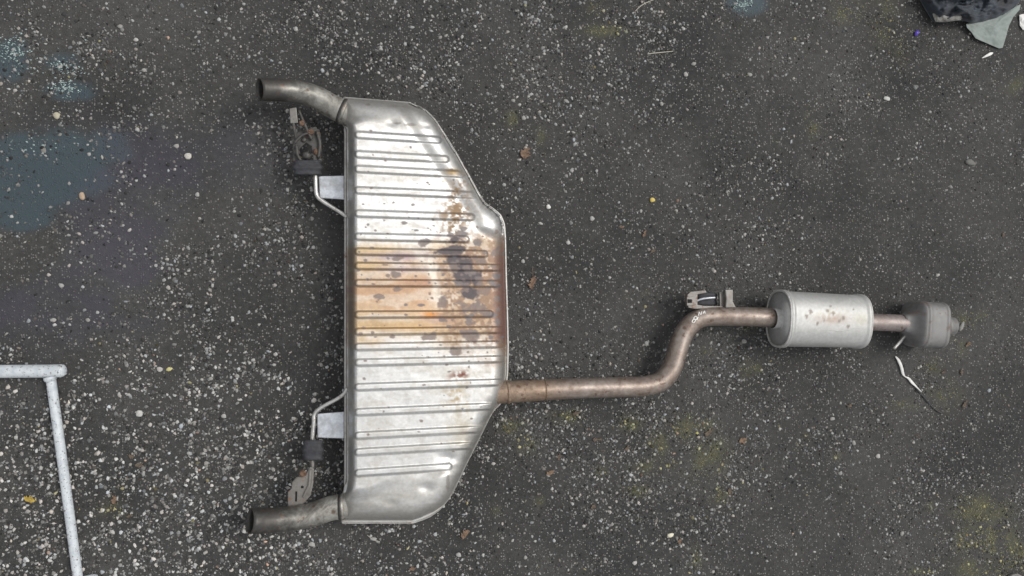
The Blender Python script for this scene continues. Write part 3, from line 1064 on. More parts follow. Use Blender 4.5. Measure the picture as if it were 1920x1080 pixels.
for (x, y, z, r, sq_) in ((556, 285, .090, .010, .7), (575, 292, .092, .012, .7), (592, 285, .090, .009, .8), (570, 262, .090, .008, .8), (600, 300, .086, .008, 1)):
    bm = bmesh.new(); bmesh.ops.create_icosphere(bm, subdivisions=2, radius=r)
    for v in bm.verts:
        v.co *= 1 + random.uniform(-.22, .22)
        v.co.z *= sq_
    me = bpy.data.meshes.new("grime_lump"); bm.to_mesh(me); bm.free()
    o = link("grime_lump", me, M['rust'] if x == 592 else M['bracketdark']); o.location = P(x, y, z - .012)
    reparent(o, br)

# ---- lower hanger
rod("hanger_rod", [(651, 728, .088, .0058), (645, 738, .088, .0058), (632, 748, .088, .0058), (604, 763, .088, .0058), (590, 776, .088, .0058), (588, 795, .088, .0058), (585, 830, .086, .0058)], M['rod'], None, 40)
pl = plate("mounting_plate", [(595, 775), (646, 771), (646, 821), (596, 820)], .072, .010, M['bright'], bevel=0.003)
reparent(pl)
rb = rubber_block("rubber_mount", 566, 825, 608, 864, .05, .108, M['rubber'], None, 2)
rod("pin", [(585, 858, .078, .006), (586, 872, .078, .006), (584, 884, .078, .006)], M['bracket'], rb, 10, 12)
br = plate("hanger_bracket", [(548, 903), (556, 894), (573, 890), (582, 874), (589, 878), (588, 905), (583, 928), (566, 948), (540, 952), (540, 922), (547, 915)], .088, .007, M['bracket'], bevel=0.002)
reparent(br)
o = plate("slot_shade", [(554, 921), (557.5, 921), (557, 940), (553.5, 940)], .0935, .0025, M['soot_and_shade'], bevel=0.0005); reparent(o, br)  # black plate on the face, the slot's inner shade as colour
o = plate("rib", [(580, 880), (585, 880), (582, 912), (570, 934), (567, 931), (578, 908)], .094, .006, M['bracket'], bevel=0.002); reparent(o, br)
me = sweep("hole_shade", [P(567, 913, .0945), P(567, 913, .0958)], [.004, .004], 12, twist_up=Vector((1, 0, 0)))  # black disc on the face, the shade inside a hole as colour
child("hole_shade", me, M['soot_and_shade'], br)
me = sweep("bolt", [P(568, 888, .08), P(568, 888, .100), P(568, 888, .103)], [.0105, .0105, .008], 6, twist_up=Vector((1, 0, 0)))
child("bolt", me, M['rust'], br, smooth=False)

# ---- mid pipe
mid_ctrl = [(920, 737, .092, .0298), (955, 735, .092, .0298), (1010, 731.5, .09, .0296), (1090, 728, .085, .0292), (1160, 726, .080, .0292), (1210, 723.5, .076, .0292), (1240, 714, .074, .0292), (1259, 691, .072, .0292), (1269, 662, .071, .0288),
            (1279, 632, .071, .0285), (1293, 610, .072, .0285), (1315, 596, .074, .0285), (1345, 593, .077, .0284), (1410, 594, .083, .0284), (1485, 597, .088, .0284)]
path, rad = px_path(mid_ctrl, 150)
me = sweep("centre_pipe", path, rad, 40)
pipe = child("centre_pipe", me, M['pipe']); flat_ends(me)
sl = [i for i, p in enumerate(path) if to_px(p.x, p.y, p.z)[0] < 1022]
me = sweep("sleeve", [path[i] for i in sl], [rad[i] + (.0012 if k < len(sl) - 2 else .0003) for k, i in enumerate(sl)], 40)
child("sleeve", me, M['sleeve'], pipe); flat_ends(me)
# weld bead along the outside of the bends
wp = [(1228, 738, .070, .0016), (1250, 727, .066, .0018), (1272, 703, .062, .0018), (1286, 672, .062, .0018), (1295, 645, .066, .0014)]
# white marker scribble at the bend, on top of the pipe
PATH = np.array([p[:] for p in path]); RAD = np.array(rad)


def on_pipe(px, py):
    z = .08
    for _ in range(6):
        p = np.array(P(px, py, z)[:])
        d = np.linalg.norm(PATH[:, :2] - p[:2], axis=1)
        i = int(d.argmin())
        z = PATH[i, 2] + math.sqrt(max(0, RAD[i] ** 2 - min(d[i], RAD[i]) ** 2))
    return P(px, py, z + .0006)


for stroke in ([(1297, 603), (1301, 598), (1304, 600), (1301, 605), (1297, 603)], [(1300, 597), (1304, 593), (1307, 596), (1304, 600), (1300, 597)], [(1307, 600), (1309, 594)],
               [(1310, 592), (1311, 585), (1314, 590), (1316, 584)], [(1318, 588), (1321, 583), (1322, 588)]):
    w = [(*on_pipe(x, y)[:], .0013) for x, y in stroke]
    s = smooth_path(w, 5 * len(w))
    me = sweep("marker_stroke", [Vector(q[:3]) for q in s], [q[3] for q in s], 8, squash=0.4)
    child("marker_stroke", me, M['pen'], pipe)

def weld(name, c_, axis, r_, t_, mat, par):
    axis = axis.normalized()
    s1 = axis.cross(Vector((0, 0, 1))).normalized(); u1 = s1.cross(axis)
    vs_, fs_ = [], []
    for i in range(64):
        a_ = 2 * math.pi * i / 64
        rd = s1 * math.cos(a_) + u1 * math.sin(a_)
        tt_ = t_ * (0.8 + .35 * abs(math.sin(i * 1.3)) + random.uniform(-.12, .12))
        off = random.uniform(-.2, .2) * t_
        for k in range(8):
            b_ = 2 * math.pi * k / 8
            vs_.append(c_ + rd * (r_ + math.cos(b_) * tt_) + axis * (math.sin(b_) * tt_ * 1.3 + off))
    for i in range(64):
        for k in range(8):
            fs_.append((i * 8 + k, i * 8 + (k + 1) % 8, ((i + 1) % 64) * 8 + (k + 1) % 8, ((i + 1) % 64) * 8 + k))
    m_ = mesh_from(name, vs_, fs_)
    bm_ = bmesh.new(); bm_.from_mesh(m_); bmesh.ops.recalc_face_normals(bm_, faces=bm_.faces); bm_.to_mesh(m_); bm_.free()
    return child(name, m_, mat, par)


i0 = min(range(len(path)), key=lambda i: abs(to_px(path[i].x, path[i].y, path[i].z)[0] - 953))
weld("weld", path[i0], path[i0 + 1] - path[i0], rad[i0] + .001, .0035, M['sleeve'], pipe)
weld("weld", path[sl[-1]], path[sl[-1]] - path[sl[-2]], rad[sl[-1]] + .0003, .0014, M['sleeve'], pipe)

# ---- hanger on the mid pipe
hb = plate("pipe_hanger", [(1284, 552), (1290, 547), (1318, 544), (1320, 549), (1303, 552), (1303, 571), (1314, 573), (1350, 574), (1352, 578), (1300, 579), (1286, 577), (1283, 565)], .062, .022, M['bracket'], bevel=0.002)
reparent(hb)
o = plate("clip", [(1287, 557), (1301, 556), (1301, 572), (1287, 573)], .0835, .004, M['bracket'], bevel=0.001); reparent(o, hb)
o = plate("slot_shade", [(1289, 561), (1297, 561), (1297, 568), (1289, 568)], .0868, .0018, M['soot_and_shade'], bevel=0.0004); reparent(o, hb)  # dark plate laid on the clip for the shade in its slot
rubber_block("rubber_mount", 1304, 549, 1346, 573, .035, .066, M['rubber'], hb, 1)
rod("hook", [(1304, 565, .074, .0032), (1314, 561, .078, .0036), (1326, 559, .08, .0036), (1341, 558, .08, .0036)], M['bright'], hb, 18, 10)
o = plate("web", [(1346, 548), (1354, 546), (1356, 578), (1347, 577)], .066, .012, M['bracket'], bevel=0.0015); reparent(o, hb)
o = plate("tab", [(1356, 543), (1371, 543), (1371, 566), (1377, 577), (1357, 577), (1358, 560)], .080, .014, M['bright'], bevel=0.003); reparent(o, hb); o.data.materials[0] = M['bracket']

# ---- resonator can
LC, RC = P(1464, 597.5, .096), P(1609, 602.5, .084)
ax = (RC - LC).normalized()
SQ, EX = 0.86, 2.5
Lr, Rr_ = .0825, .0800
Ltot = (RC - LC).length
st = [(-.004, Lr - .004), (-.0065, Lr - .001), (-.006, Lr + .0030), (-.002, Lr + .0045), (.004, Lr + .0040), (.007, Lr + .0004), (.012, Lr - .0012), (.018, Lr - .0006)] + [(.026 + (Ltot - .054) * k / 70, Lr + (Rr_ - Lr) * k / 70) for k in range(70)] + [ (Ltot - .026, Rr_),
      (Ltot - .019, Rr_ - .0006), (Ltot - .013, Rr_ + .0004), (Ltot - .009, Rr_ + .0030), (Ltot - .003, Rr_ + .0030), (Ltot, Rr_ + .001), (Ltot + .001, Rr_ - .004)]
me = sweep("resonator", [LC + ax * s for s, r in st], [r for s, r in st], 120, (False, False), squash=SQ, expo=EX)
cco = np.array([v.co[:] for v in me.vertices])
kx, ky = to_px(cco[:, 0], cco[:, 1], cco[:, 2])
upw = sstep(0.06, 0.12, cco[:, 2])
fn = fbm(kx / 5, ky / 5, 23, 4)
lowf = fbm(kx / 40, ky / 16, 24, 4)
tcol = np.ones((len(kx), 3)) * np.array([.45, .45, .437]) * (0.86 + 0.28 * lowf)[:, None]
tsoil = 0.6 + 0 * kx


def cstain(m, c_, s_):
    global tcol, tsoil
    m = np.clip(m * upw, 0, 1)
    tcol = tcol * (1 - m[:, None]) + np.array(c_) * m[:, None]
    tsoil = np.maximum(tsoil, s_ * m)


cstain(0.8 * np.exp(-((kx - 1560) / 30) ** 2 - ((ky - 598) / 9) ** 2) * sstep(.3, .6, fn + .1), (.30, .225, .18), .5)
cstain(0.5 * np.exp(-((kx - 1562) / 26) ** 2 - ((ky - 585) / 9) ** 2) * sstep(.35, .6, fn), (.30, .29, .2), .4)
cstain(0.5 * np.exp(-((kx - 1615) / 14) ** 2 - ((ky - 600) / 12) ** 2), (.36, .34, .26), .4)
for (x, y, r_) in [(1520, 585, 5), (1512, 592, 4), (1551, 583, 4), (1562, 588, 4), (1580, 596, 4), (1574, 603, 3), (1557, 574, 3), (1590, 612, 3), (1532, 607, 3), (1600, 580, 2.5), (1545, 600, 3)]:
    cstain(.7 * sstep(-.1, .4, 1 - np.hypot(kx - x, ky - y) / r_ + 1.2 * (fn - .5)), (.12, .09, .07), .6)
set_col(me, "tint", np.clip(tcol, .02, .9))
set_col(me, "soil", np.stack([tsoil, 0.56 + .14 * (lowf - .5), 0.2 + 0 * kx], -1))
can = child("resonator", me, M['shell'])
# recessed end plates with a rolled step
for base, d, r0 in ((LC, 1, Lr), (RC, -1, Rr_)):
    prof = [(-.004, r0 - .003), (.006, r0 - .0050), (.0105, r0 - .007), (.0115, r0 - .010), (.006, r0 - .014), (.003, r0 - .018), (.002, r0 - .03), (.001, .036), (-.006, .0335), (-.008, .031)]
    me = sweep("end_plate", [base + ax * d * s for s, r in prof], [r for s, r in prof], 96, (False, False), squash=SQ, expo=EX)
    child("end_plate", me, M['canend'], can)
def ring_part(name, c_, r_, t_, mat):
    sd_ = ax.cross(Vector((0, 0, 1))).normalized(); up_ = sd_.cross(ax)
    vs_, fs_ = [], []
    for i in range(72):
        a_ = 2 * math.pi * i / 72
        ca_, sa_ = math.cos(a_), math.sin(a_)
        ca_ = math.copysign(abs(ca_) ** (2 / EX), ca_); sa_ = math.copysign(abs(sa_) ** (2 / EX), sa_) * SQ
        rd = sd_ * ca_ + up_ * sa_
        for k in range(10):
            b_ = 2 * math.pi * k / 10
            vs_.append(c_ + rd * (r_ + math.cos(b_) * t_) + ax * (math.sin(b_) * t_))
    for i in range(72):
        for k in range(10):
            fs_.append((i * 10 + k, i * 10 + (k + 1) % 10, ((i + 1) % 72) * 10 + (k + 1) % 10, ((i + 1) % 72) * 10 + k))
    m_ = mesh_from(name, vs_, fs_)
    bm_ = bmesh.new(); bm_.from_mesh(m_); bmesh.ops.recalc_face_normals(bm_, faces=bm_.faces); bm_.to_mesh(m_); bm_.free()
    return child(name, m_, mat, can)


ring_part("rim", LC - ax * .0065, Lr + .0005, .0036, M['crimp'])
ring_part("rim", RC + ax * .0005, Rr_ - .0005, .0032, M['crimp'])
ring_part("inner_bead", LC + ax * .0045, Lr - .0140, .0024, M['crimp'])
me = sweep("pipe_collar", [LC - ax * .026, LC - ax * .024, LC - ax * .005, LC + ax * .008], [.0285, .0300, .0305, .0335], 36, (False, False))
child("pipe_collar", me, M['canend'], can)
# side seam and a pressed crease along the can
crease = []
for i in range(26):
    t = i / 25
    c0 = LC + ax * (Ltot * (.28 + .60 * t))
    a_ = math.radians(74 + 5 * t + 2 * math.sin(t * 9))
    ce_, se_ = math.cos(a_) ** (2 / EX), SQ * math.sin(a_) ** (2 / EX)
    r = Lr + (Rr_ - Lr) * (.28 + .6 * t)
    sd_ = Vector((0, -1, 0))
    upv = sd_.cross(ax).normalized()
    if upv.z < 0: upv = -upv
    crease.append(c0 + sd_ * (ce_ * r) + upv * (se_ * (r - .0004)))
me = sweep("crease", crease, [.0005 + .0016 * math.sin(math.pi * i / 25) * (0.6 + .4 * math.sin(i * 1.9)) for i in range(26)], 8)
child("crease", me, M['can'], can)

weld("weld", RC + ax * .003, ax, .0265, .0036, M['sleeve'], can)

# ---- short pipe, flex canister and stub
path, rad = px_path([(1622, 603.5, .084, .0262), (1650, 604.5, .080, .0262), (1680, 605.5, .075, .0262), (1708, 607, .070, .0268)], 24)
me = sweep("link_pipe", path, rad, 32)
child("link_pipe", me, M['stub']); flat_ends(me)
c0, c1 = P(1694, 606, .072), P(1767, 610.5, .066)
ax2 = (c1 - c0).normalized()
L2 = (c1 - c0).length
stn = [(-.01, .0268), (.0, .028), (.010, .032), (.018, .040), (.024, .053), (.029, .0635), (.033, .068), (.037, .0695), (.040, .0695), (.042, .0716), (.046, .0722), (.050, .0716), (.052, .0700), (.062, .0705), (L2 - .040, .0710), (L2 - .034, .0710), (L2 - .032, .0726), (L2 - .027, .0728), (L2 - .024, .0710), (L2 - .020, .068), (L2 - .016, .061), (L2 - .014, .050), (L2 - .013, .036), (L2 - .012, .031)]
me = sweep("flange_canister", [c0 + ax2 * s for s, r in stn], [r for s, r in stn], 64, (True, True), squash=0.90, expo=3.8)
canb = child("flange_canister", me, M['cat']); flat_ends(me)
st0 = c0 + ax2 * (L2 - .02)
me = sweep("outlet_stub", [st0, st0 + ax2 * .025, st0 + ax2 * .027, st0 + ax2 * .034, st0 + ax2 * .036, st0 + ax2 * .056], [.0295, .0295, .031, .031, .0285, .0285], 32, (False, False), wall=.0025)
child("outlet_stub", me, M['cat'], canb); flat_ends(me)
rod("hanger_pin", [(1703, 622, .055, .0062), (1690, 637, .052, .0062), (1675, 654, .050, .0058)], M['rod'], canb, 14, 12)

# ------------------------------------------------------------------ white tube frame
wm, nt, b = new_mat("chipped_white_paint")
n1 = noise(nt, 45, 7, 0.72)
n2 = noise(nt, 140, 4, 0.6)
chips = ramp(nt, n2.outputs[0], [(0.605, 0.0), (0.63, 1.0)])
c = ramp(nt, n1.outputs[0], [(0.3, (0.36, 0.40, 0.43)), (0.6, (0.54, 0.575, 0.60))]).outputs[0]
c = mix(nt, chips.outputs[0], c, (0.19, 0.17, 0.16))
nt.links.new(c, b.inputs["Base Color"])
b.inputs["Roughness"].default_value = 0.5
bump(nt, b, chips.outputs[0], -0.4, 0.001)
fr = empty("tube_frame", P(60, 800, 0))
tag(fr, "white painted steel tube frame with chipped paint lying on the asphalt", "frame")


def fchild(name, ctrl, n=24, seg=24):
    path, rad = px_path(ctrl, n)
    me = sweep(name, path, rad, seg)
    o = link(name, me, wm)
    flat_ends(me)
    return reparent(o, fr)


rail = fchild("rail", [(-330, 698, .0215, .0178), (-100, 697, .0215, .0178), (60, 696, .0215, .0178), (108, 695.3, .0215, .0178), (114, 695, .0215, .0180), (119, 695, .0215, .0155), (122.5, 695, .0215, .0105), (124, 695, .0215, .004)], 70)
fchild("leg", [(94, 702, .017, .0128), (110, 815, .0165, .0128), (129, 955, .016, .0127), (146, 1083, .016, .0127), (168, 1250, .016, .0127)], 30)
fchild("weld", [(93, 706, .020, .0155), (94, 710, .0195, .0165), (95, 714, .019, .0140)], 8)
fchild("foot", [(146, 1092, .0125, .0115), (162, 1087, .0125, .0115), (176, 1084, .0125, .0112), (182, 1083, .0125, .008)], 14)

# ------------------------------------------------------------------ cloth bundle and scraps in the corner
clm, nt, b = new_mat("navy_cloth")
n1 = noise(nt, 14, 5, 0.6)
n2 = noise(nt, 700, 2, 0.5)
nt.links.new(ramp(nt, n1.outputs[0], [(0.35, (0.010, 0.011, 0.014)), (0.55, (0.018, 0.026, 0.038)), (0.75, (0.045, 0.062, 0.08))]).outputs[0], b.inputs["Base Color"])
b.inputs["Roughness"].default_value = 0.7
b.inputs["Sheen Weight"].default_value = 0.15
bump(nt, b, n2.outputs[0], 0.2, 0.001)


def cloth(name, outline, zfun, mat, label, cat, n=70, thick=.004, sub=None):
    """sheet draped inside an outline (photo pixels), with folds of real height and a turned-under edge"""
    o_ = np.array(outline, float)
    cxy = o_.mean(0)
    m = 160
    # resample
    d = np.r_[0, np.cumsum(np.hypot(*np.diff(np.vstack([o_, o_[:1]]), axis=0).T))]
    t = np.linspace(0, d[-1], m, endpoint=False)
    oo = np.vstack([o_, o_[:1]])
    bx_, by_ = np.interp(t, d, oo[:, 0]), np.interp(t, d, oo[:, 1])
    rr = np.linspace(0.02, 1, n)
    X = cxy[0] + (bx_[None] - cxy[0]) * rr[:, None]
    Y = cxy[1] + (by_[None] - cxy[1]) * rr[:, None]
    Z = zfun(X, Y, rr[:, None] + 0 * X)
    W = PN(X, Y, Z)
    W2 = PN(X[-1:] + (cxy[0] - X[-1:]) * .015, Y[-1:] + (cxy[1] - Y[-1:]) * .015, np.maximum(Z[-1:] - thick, .0015))
    W3 = PN(cxy[0] + (bx_[None] - cxy[0]) * .5, cxy[1] + (by_[None] - cxy[1]) * .5, np.full((1, m), .0015))
    W = np.concatenate([W, W2, W3], 0)
    W = np.concatenate([W, W[:, :1]], 1)
    me = grid_mesh(name, W)
    bm = bmesh.new(); bm.from_mesh(me)
    bmesh.ops.remove_doubles(bm, verts=bm.verts, dist=1e-6)
    bmesh.ops.holes_fill(bm, edges=bm.edges)
    bmesh.ops.recalc_face_normals(bm, faces=bm.faces)
    bm.to_mesh(me); bm.free()
    o = link(name, me, mat)
    tag(o, label, cat)
    return o


def zf_bundle(X, Y, R):
    f = np.abs(fbm(X / 42 + .4 * Y / 30, Y / 26, 91, 4) - .5) * 2
    return .006 + .085 * np.clip(1 - R ** 3, 0, 1) ** .6 * (.45 + .75 * f)


cloth("cloth_bundle", [(1720, -60), (1721, -8), (1730, 10), (1741, 28), (1748, 40), (1765, 43), (1795, 39), (1812, 40), (1822, 46), (1845, 42), (1870, 36), (1893, 22), (1910, 6), (1925, -20), (1940, -90), (1820, -130)],
      zf_bundle, clm, "crumpled dark navy cloth bundle lying on asphalt behind the pale scrap", "cloth")
gcm = matte("pale_grey_green_plastic", (0.20, 0.235, 0.22), 0.55, 0.2, 40, 0.2)


def zf_flap(X, Y, R):
    return .004 + .020 * np.clip((Y * -1 + 95) / 60, 0, 1) * (1 - .3 * R) + .004 * fbm(X / 14, Y / 14, 95, 3)


cloth("plastic_scrap", [(1811, 45), (1817, 44), (1830, 40), (1850, 38), (1880, 28), (1905, 12), (1914, 8), (1912, 18), (1900, 32), (1892, 48), (1886, 70), (1880, 90), (1873, 91), (1850, 81), (1829, 72), (1821, 60), (1813, 52)],
      zf_flap, gcm, "pale grey green torn plastic scrap beside the navy cloth bundle", "plastic scrap", thick=.003)
tan = matte("dusty_grey_cloth", (0.22, 0.215, 0.2), 0.85, 0.35, 60, 0.4)
cloth("cloth_hem", [(1748, 26), (1753, 20), (1762, 28), (1785, 31), (1806, 27), (1812, 31), (1800, 38), (1775, 41), (1754, 41)], lambda X, Y, R: .030 + .012 * (1 - R ** 2) + .006 * fbm(X / 8, Y / 8, 97, 3), tan,
      "grey dusty cloth edge folded out of the navy bundle", "cloth", thick=.03)

# ------------------------------------------------------------------ litter
white = matte("dirty_white_plastic", (0.72, 0.71, 0.68), 0.5, 0.2, 90, 0.2)
black = matte("black_plastic", (0.02, 0.02, 0.021), 0.45, 0.3, 80, 0.2)
leafm = matte("dead_leaf", (0.19, 0.125, 0.085), 0.85, 0.5, 120, 0.5)
leafd = matte("weathered_leaf", (0.13, 0.10, 0.075), 0.9, 0.5, 140, 0.5)
leafy = matte("yellow_leaf", (0.42, 0.30, 0.06), 0.7, 0.4, 120, 0.4)
violet = matte("violet_plastic", (0.10, 0.06, 0.42), 0.35, 0.2, 60, 0.1)


def strip(name, ctrl, mat, n=30, squash=0.35, seg=10):
    path, rad = px_path(ctrl, n)
    return sweep(name, path, rad, seg, squash=squash)


st_ = empty("torn_strip", P(1700, 710, 0))
tag(st_, "torn white plastic strip trailing a thin black strand below the hanger pin", "plastic strip")
for nm, c_, mt in (("white_piece", [(1679, 668, .004, .002), (1685, 676, .005, .0048), (1690, 688, .006, .0052), (1693, 700, .005, .0048), (1697, 706, .004, .0018), (1703, 709, .004, .0036), (1710, 717, .005, .0046), (1716, 723, .004, .003), (1728, 735, .003, .001)], white),
                   ("black_strand", [(1713, 722, .003, .0016), (1725, 736, .004, .0024), (1736, 749, .004, .0022), (1748, 763, .003, .0016), (1757, 770, .003, .0024), (1766, 776, .002, .0012)], black)):
    reparent(link(nm, strip(nm, c_, mt, 44, .45), mt), st_)


def leaf(px, py, L, W, ang, mat, label, stem=0, curl=.25, group=None):
    """dead leaf: curled blade with a midrib fold"""
    s = mpp(px)
    L, W = L * s, W * s
    n, m = 12, 6
    vs, fs = [], []
    r = random.Random(int(px * 7 + py))
    ca, sa = math.cos(ang), math.sin(ang)
    o0 = P(px, py, 0)
    for i in range(n + 1):
        t = i / n
        w = W * math.sin(math.pi * t ** .8) ** .8 * (1 + .5 * r.uniform(-1, 1)) + .0003
        sk = (.22 * r.uniform(-1, 1) + .25 * math.sin(t * 3 + px)) * W
        for j in range(m + 1):
            u = j / m * 2 - 1
            x, y = (t - .5) * L, u * w / 2 + sk
            z = .003 + abs(u) * w * .35 * curl * 2 + curl * L * .35 * (t - .5) ** 2 * 2 + r.uniform(0, .0004)
            vs.append((o0.x + x * ca - y * sa, o0.y + x * sa + y * ca, z))
    for i in range(n):
        for j in range(m):
            a_ = i * (m + 1) + j
            fs.append((a_, a_ + 1, a_ + m + 2, a_ + m + 1))
    me = mesh_from("leaf", vs, fs)
    bm = bmesh.new(); bm.from_mesh(me)
    bmesh.ops.recalc_face_normals(bm, faces=bm.faces)
    bmesh.ops.solidify(bm, geom=bm.faces[:], thickness=.0005)
    bm.to_mesh(me); bm.free()
    o = link("dead_leaf", me, mat)
    tag(o, label, "leaf", group)
    if stem:
        e0 = Vector((o0.x + L / 2 * ca, o0.y + L / 2 * sa, .004))
        e1 = e0 + Vector((ca, sa, .15)) * stem * s
        me = sweep("stem", [e0 - (e1 - e0) * .3, e0.lerp(e1, .5), e1], [.0009, .0008, .0006], 8)
        reparent(link("stem", me, mat), o)
    return o


leaf(1000, 530, 26, 13, math.radians(95), leafm, "brown curled dead leaf with stem beside the muffler seam", 14)
leaf(987, 288, 24, 14, math.radians(70), leafm, "broad brown dead leaf on bare asphalt above the muffler corner")
leaf(58, 935, 22, 11, math.radians(5), leafy, "yellow orange dead leaf beside the white frame leg")
leaf(872, 1000, 20, 10, math.radians(20), leafm, "small brown dead leaf below the muffler's smooth end")
LG = "scattered brown leaf scraps"
for (x, y, L, W, a_) in [(1080, 775, 18, 10, 10), (1120, 824, 26, 11, 0), (1176, 840, 14, 10, 40), (1328, 810, 22, 11, 15), (1392, 824, 24, 12, -10), (1369, 921, 13, 10, 60), (1032, 886, 14, 11, 80), (1048, 856, 13, 9, 30),
                         (1112, 951, 12, 9, 20), (262, 872, 17, 10, -40), (247, 855, 12, 9, 20), (215, 937, 14, 11, 60), (245, 967, 15, 9, 0), (774, 1066, 15, 9, 10), (1802, 697, 13, 10, 50), (1808, 757, 16, 9, 0),
                         (1768, 697, 12, 8, 10), (1592, 760, 15, 8, 0), (1208, 438, 12, 9, 70), (1224, 471, 11, 9, 30), (1275, 1015, 12, 9, 45), (1815, 646, 14, 9, 20), (1165, 425, 9, 7, 10), (1880, 440, 10, 7, 80)]:
    leaf(x, y, L * random.uniform(.7, 1.1), W * random.uniform(.5, .95), math.radians(a_ + random.uniform(-40, 40)), random.choice([leafm, leafd, leafd]), "tiny brown scrap of dead leaf lying on the asphalt", 0, .15, LG)


def pebble(px, py, w, h, colr, label, group=None, name="pebble", hz=.5):
    s = mpp(px)
    bm = bmesh.new()
    bmesh.ops.create_icosphere(bm, subdivisions=2, radius=1)
    r = random.Random(int(px * 3 + py))
    ph = [r.uniform(0, 6) for _ in range(3)]
    for v in bm.verts:
        k = 1 + .12 * math.sin(v.co.x * 3 + ph[0]) + .1 * math.sin(v.co.y * 4 + ph[1]) + r.uniform(-.03, .03)
        v.co = Vector((v.co.x * w / 2 * s * k, v.co.y * h / 2 * s * k, v.co.z * min(w, h) / 2 * s * hz * k))
    me = bpy.data.meshes.new(name); bm.to_mesh(me); bm.free()
    mt = matte("pebble_stone", colr, 0.65, 0.25, 220, 0.3)
    o = link(name, me, mt)
    p = P(px, py, 0)
    o.location = (p.x, p.y, min(w, h) / 2 * s * hz * .62)
    o.rotation_euler = (0, 0, r.uniform(-.5, .5))
    tag(o, label, "pebble", group)
    return o


pebble(1223, 375, 10, 9, (0.55, 0.42, 0.12), "yellow pebble lying alone on the open asphalt")
pebble(318, 692, 13, 8, (0.52, 0.48, 0.22), "yellowish oval pebble next to a grey one")
pebble(299, 692, 12, 9, (0.40, 0.39, 0.36), "grey oval pebble next to a yellowish one")
pebble(262, 775, 12, 13, (0.46, 0.45, 0.43), "blocky pale grey stone on the speckled asphalt")
pebble(107, 217, 15, 13, (0.42, 0.39, 0.29), "buff rounded pebble beside the wet patch")
pebble(154, 368, 12, 14, (0.40, 0.30, 0.215), "orange buff pebble on the wet stained patch tinted sky blue")
pebble(1257, 1003, 12, 9, (0.68, 0.65, 0.5), "cream oval pebble with a brown leaf scrap beside it")
pebble(353, 293, 16, 11, (0.48, 0.46, 0.42), "pale knobbly pebble between wet patch and tail pipe")
pebble(1662, 185, 13, 8, (0.48, 0.47, 0.45), "pale slanted pebble on plain dark asphalt")
pebble(1819, 305, 22, 13, (0.13, 0.128, 0.118), "dull grey flat stone, the largest loose stone", hz=.35)
pebble(1802, 612, 9, 20, (0.24, 0.235, 0.22), "grey upright stone next to the outlet stub")
pebble(1028, 388, 10, 8, (0.62, 0.61, 0.58), "bright white pebble on asphalt near the muffler shoulder")
pebble(585, 1020, 12, 9, (0.34, 0.335, 0.32), "dull grey pebble below the tail pipe")
PG = "loose pale pebbles"
for i, (x, y) in enumerate([(452, 160), (258, 243), (370, 365), (115, 535), (555, 55), (225, 50), (255, 75), (1062, 190), (1405, 140), (1285, 140), (1240, 195), (1300, 120), (1110, 410), (980, 490), (1065, 455), (1395, 640), (1525, 615),
                            (1645, 855), (1690, 1000), (1560, 785), (1600, 830), (1270, 965), (1190, 1055), (985, 1045), (860, 1040), (700, 1010), (420, 780), (395, 710), (445, 705), (355, 850), (100, 600), (165, 600)]):
    pebble(x, y, random.uniform(8, 11.5), random.uniform(7, 9), random.choice([(0.33, 0.325, 0.31), (0.4, 0.39, 0.375), (0.27, 0.265, 0.25)]), "small pale grey loose pebble on the dark asphalt", PG)

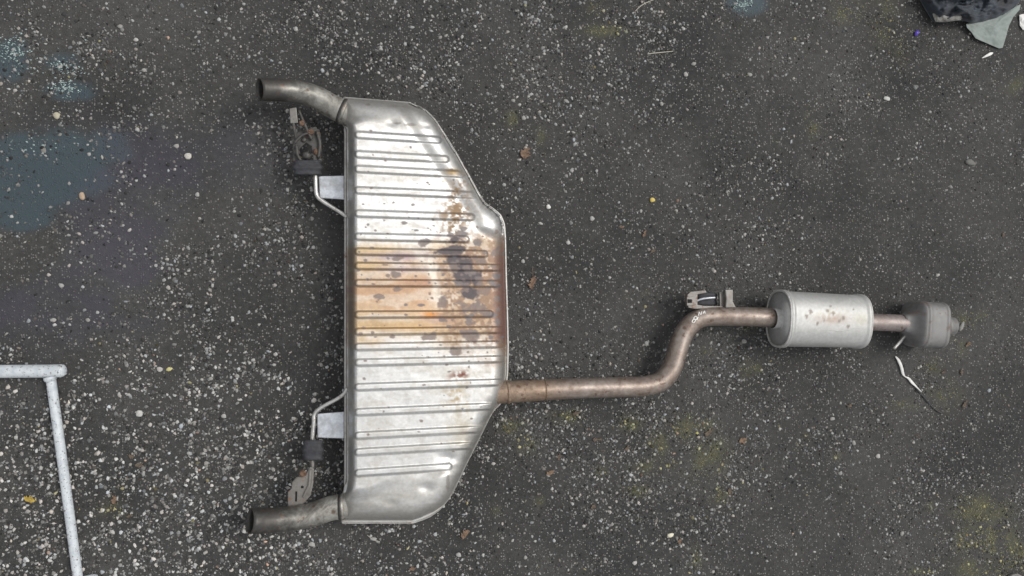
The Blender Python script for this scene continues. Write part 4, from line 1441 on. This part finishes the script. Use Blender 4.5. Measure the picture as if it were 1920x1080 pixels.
# sliver, violet bit, twig, corner paper, round lid
me = strip("white_sliver", [(1841, 109, .003, .001), (1849, 105, .005, .0036), (1857, 101, .006, .0048), (1862, 99, .004, .0014)], white, 20, .4)
tag(link("white_sliver", me, white), "small bright white plastic sliver below the pale scrap", "plastic sliver")
me = strip("violet_fragment", [(1716, 67, .003, .003), (1719, 62, .006, .0068), (1722, 58, .004, .003)], violet, 12, .7)
vo_ = link("violet_fragment", me, violet)
tag(vo_, "tiny violet plastic fragment on the asphalt near the navy cloth", "plastic fragment")
twm = matte("dry_straw", (0.42, 0.40, 0.34), 0.7, 0.2, 80, 0.2)
me = strip("straw", [(1214, 101, .003, .0012), (1238, 98.5, .0035, .0014), (1262, 96, .003, .001)], twm, 14, .8)
tag(link("straw", me, twm), "straight thin pale dry straw lying on the asphalt", "straw")
me = strip("straw", [(1190, 22, .003, .001), (1203, 10, .0035, .0013), (1224, 0, .003, .001), (1240, -4, .003, .001)], twm, 18, .8)
tag(link("straw", me, twm), "thin curved pale dry straw lying on the asphalt", "straw")
me = strip("straw", [(688, 1003, .003, .0009), (700, 1012, .0035, .0011), (712, 1016, .003, .0008)], twm, 10, .8)
tag(link("straw", me, twm), "short pale straw below the muffler's smooth end", "straw")
cloth("paper_scrap", [(1911, 28), (1918, 26), (1935, 30), (1940, 50), (1918, 56), (1912, 48)], lambda X, Y, R: .003 + .006 * (1 - R) + .004 * fbm(X / 8, Y / 8, 99, 3), white, "white paper scrap lying right of the pale plastic scrap", "paper", n=16)
lid = P(1900, 1094, 0)
prof = [(0.0, .006), (.018, .006), (.026, .007), (.029, .012), (.031, .0128), (.0335, .0128), (.035, .011), (.0355, .003), (.034, .001), (0.0, .001)]
vs, fs = [], []
sg = 40
for r, z in prof:
    for k in range(sg):
        a_ = 2 * math.pi * k / sg
        vs.append((r * math.cos(a_), r * math.sin(a_), z))
for i in range(len(prof) - 1):
    for k in range(sg):
        fs.append((i * sg + k, i * sg + (k + 1) % sg, (i + 1) * sg + (k + 1) % sg, (i + 1) * sg + k))
me = mesh_from("round_lid", vs, fs)
bm = bmesh.new(); bm.from_mesh(me); bmesh.ops.remove_doubles(bm, verts=bm.verts, dist=1e-6); bmesh.ops.recalc_face_normals(bm, faces=bm.faces); bm.to_mesh(me); bm.free()
o = link("round_lid", me, M['cat']); o.location = lid
tag(o, "round dark metal lid with raised pale rim in the mossy patch", "lid")
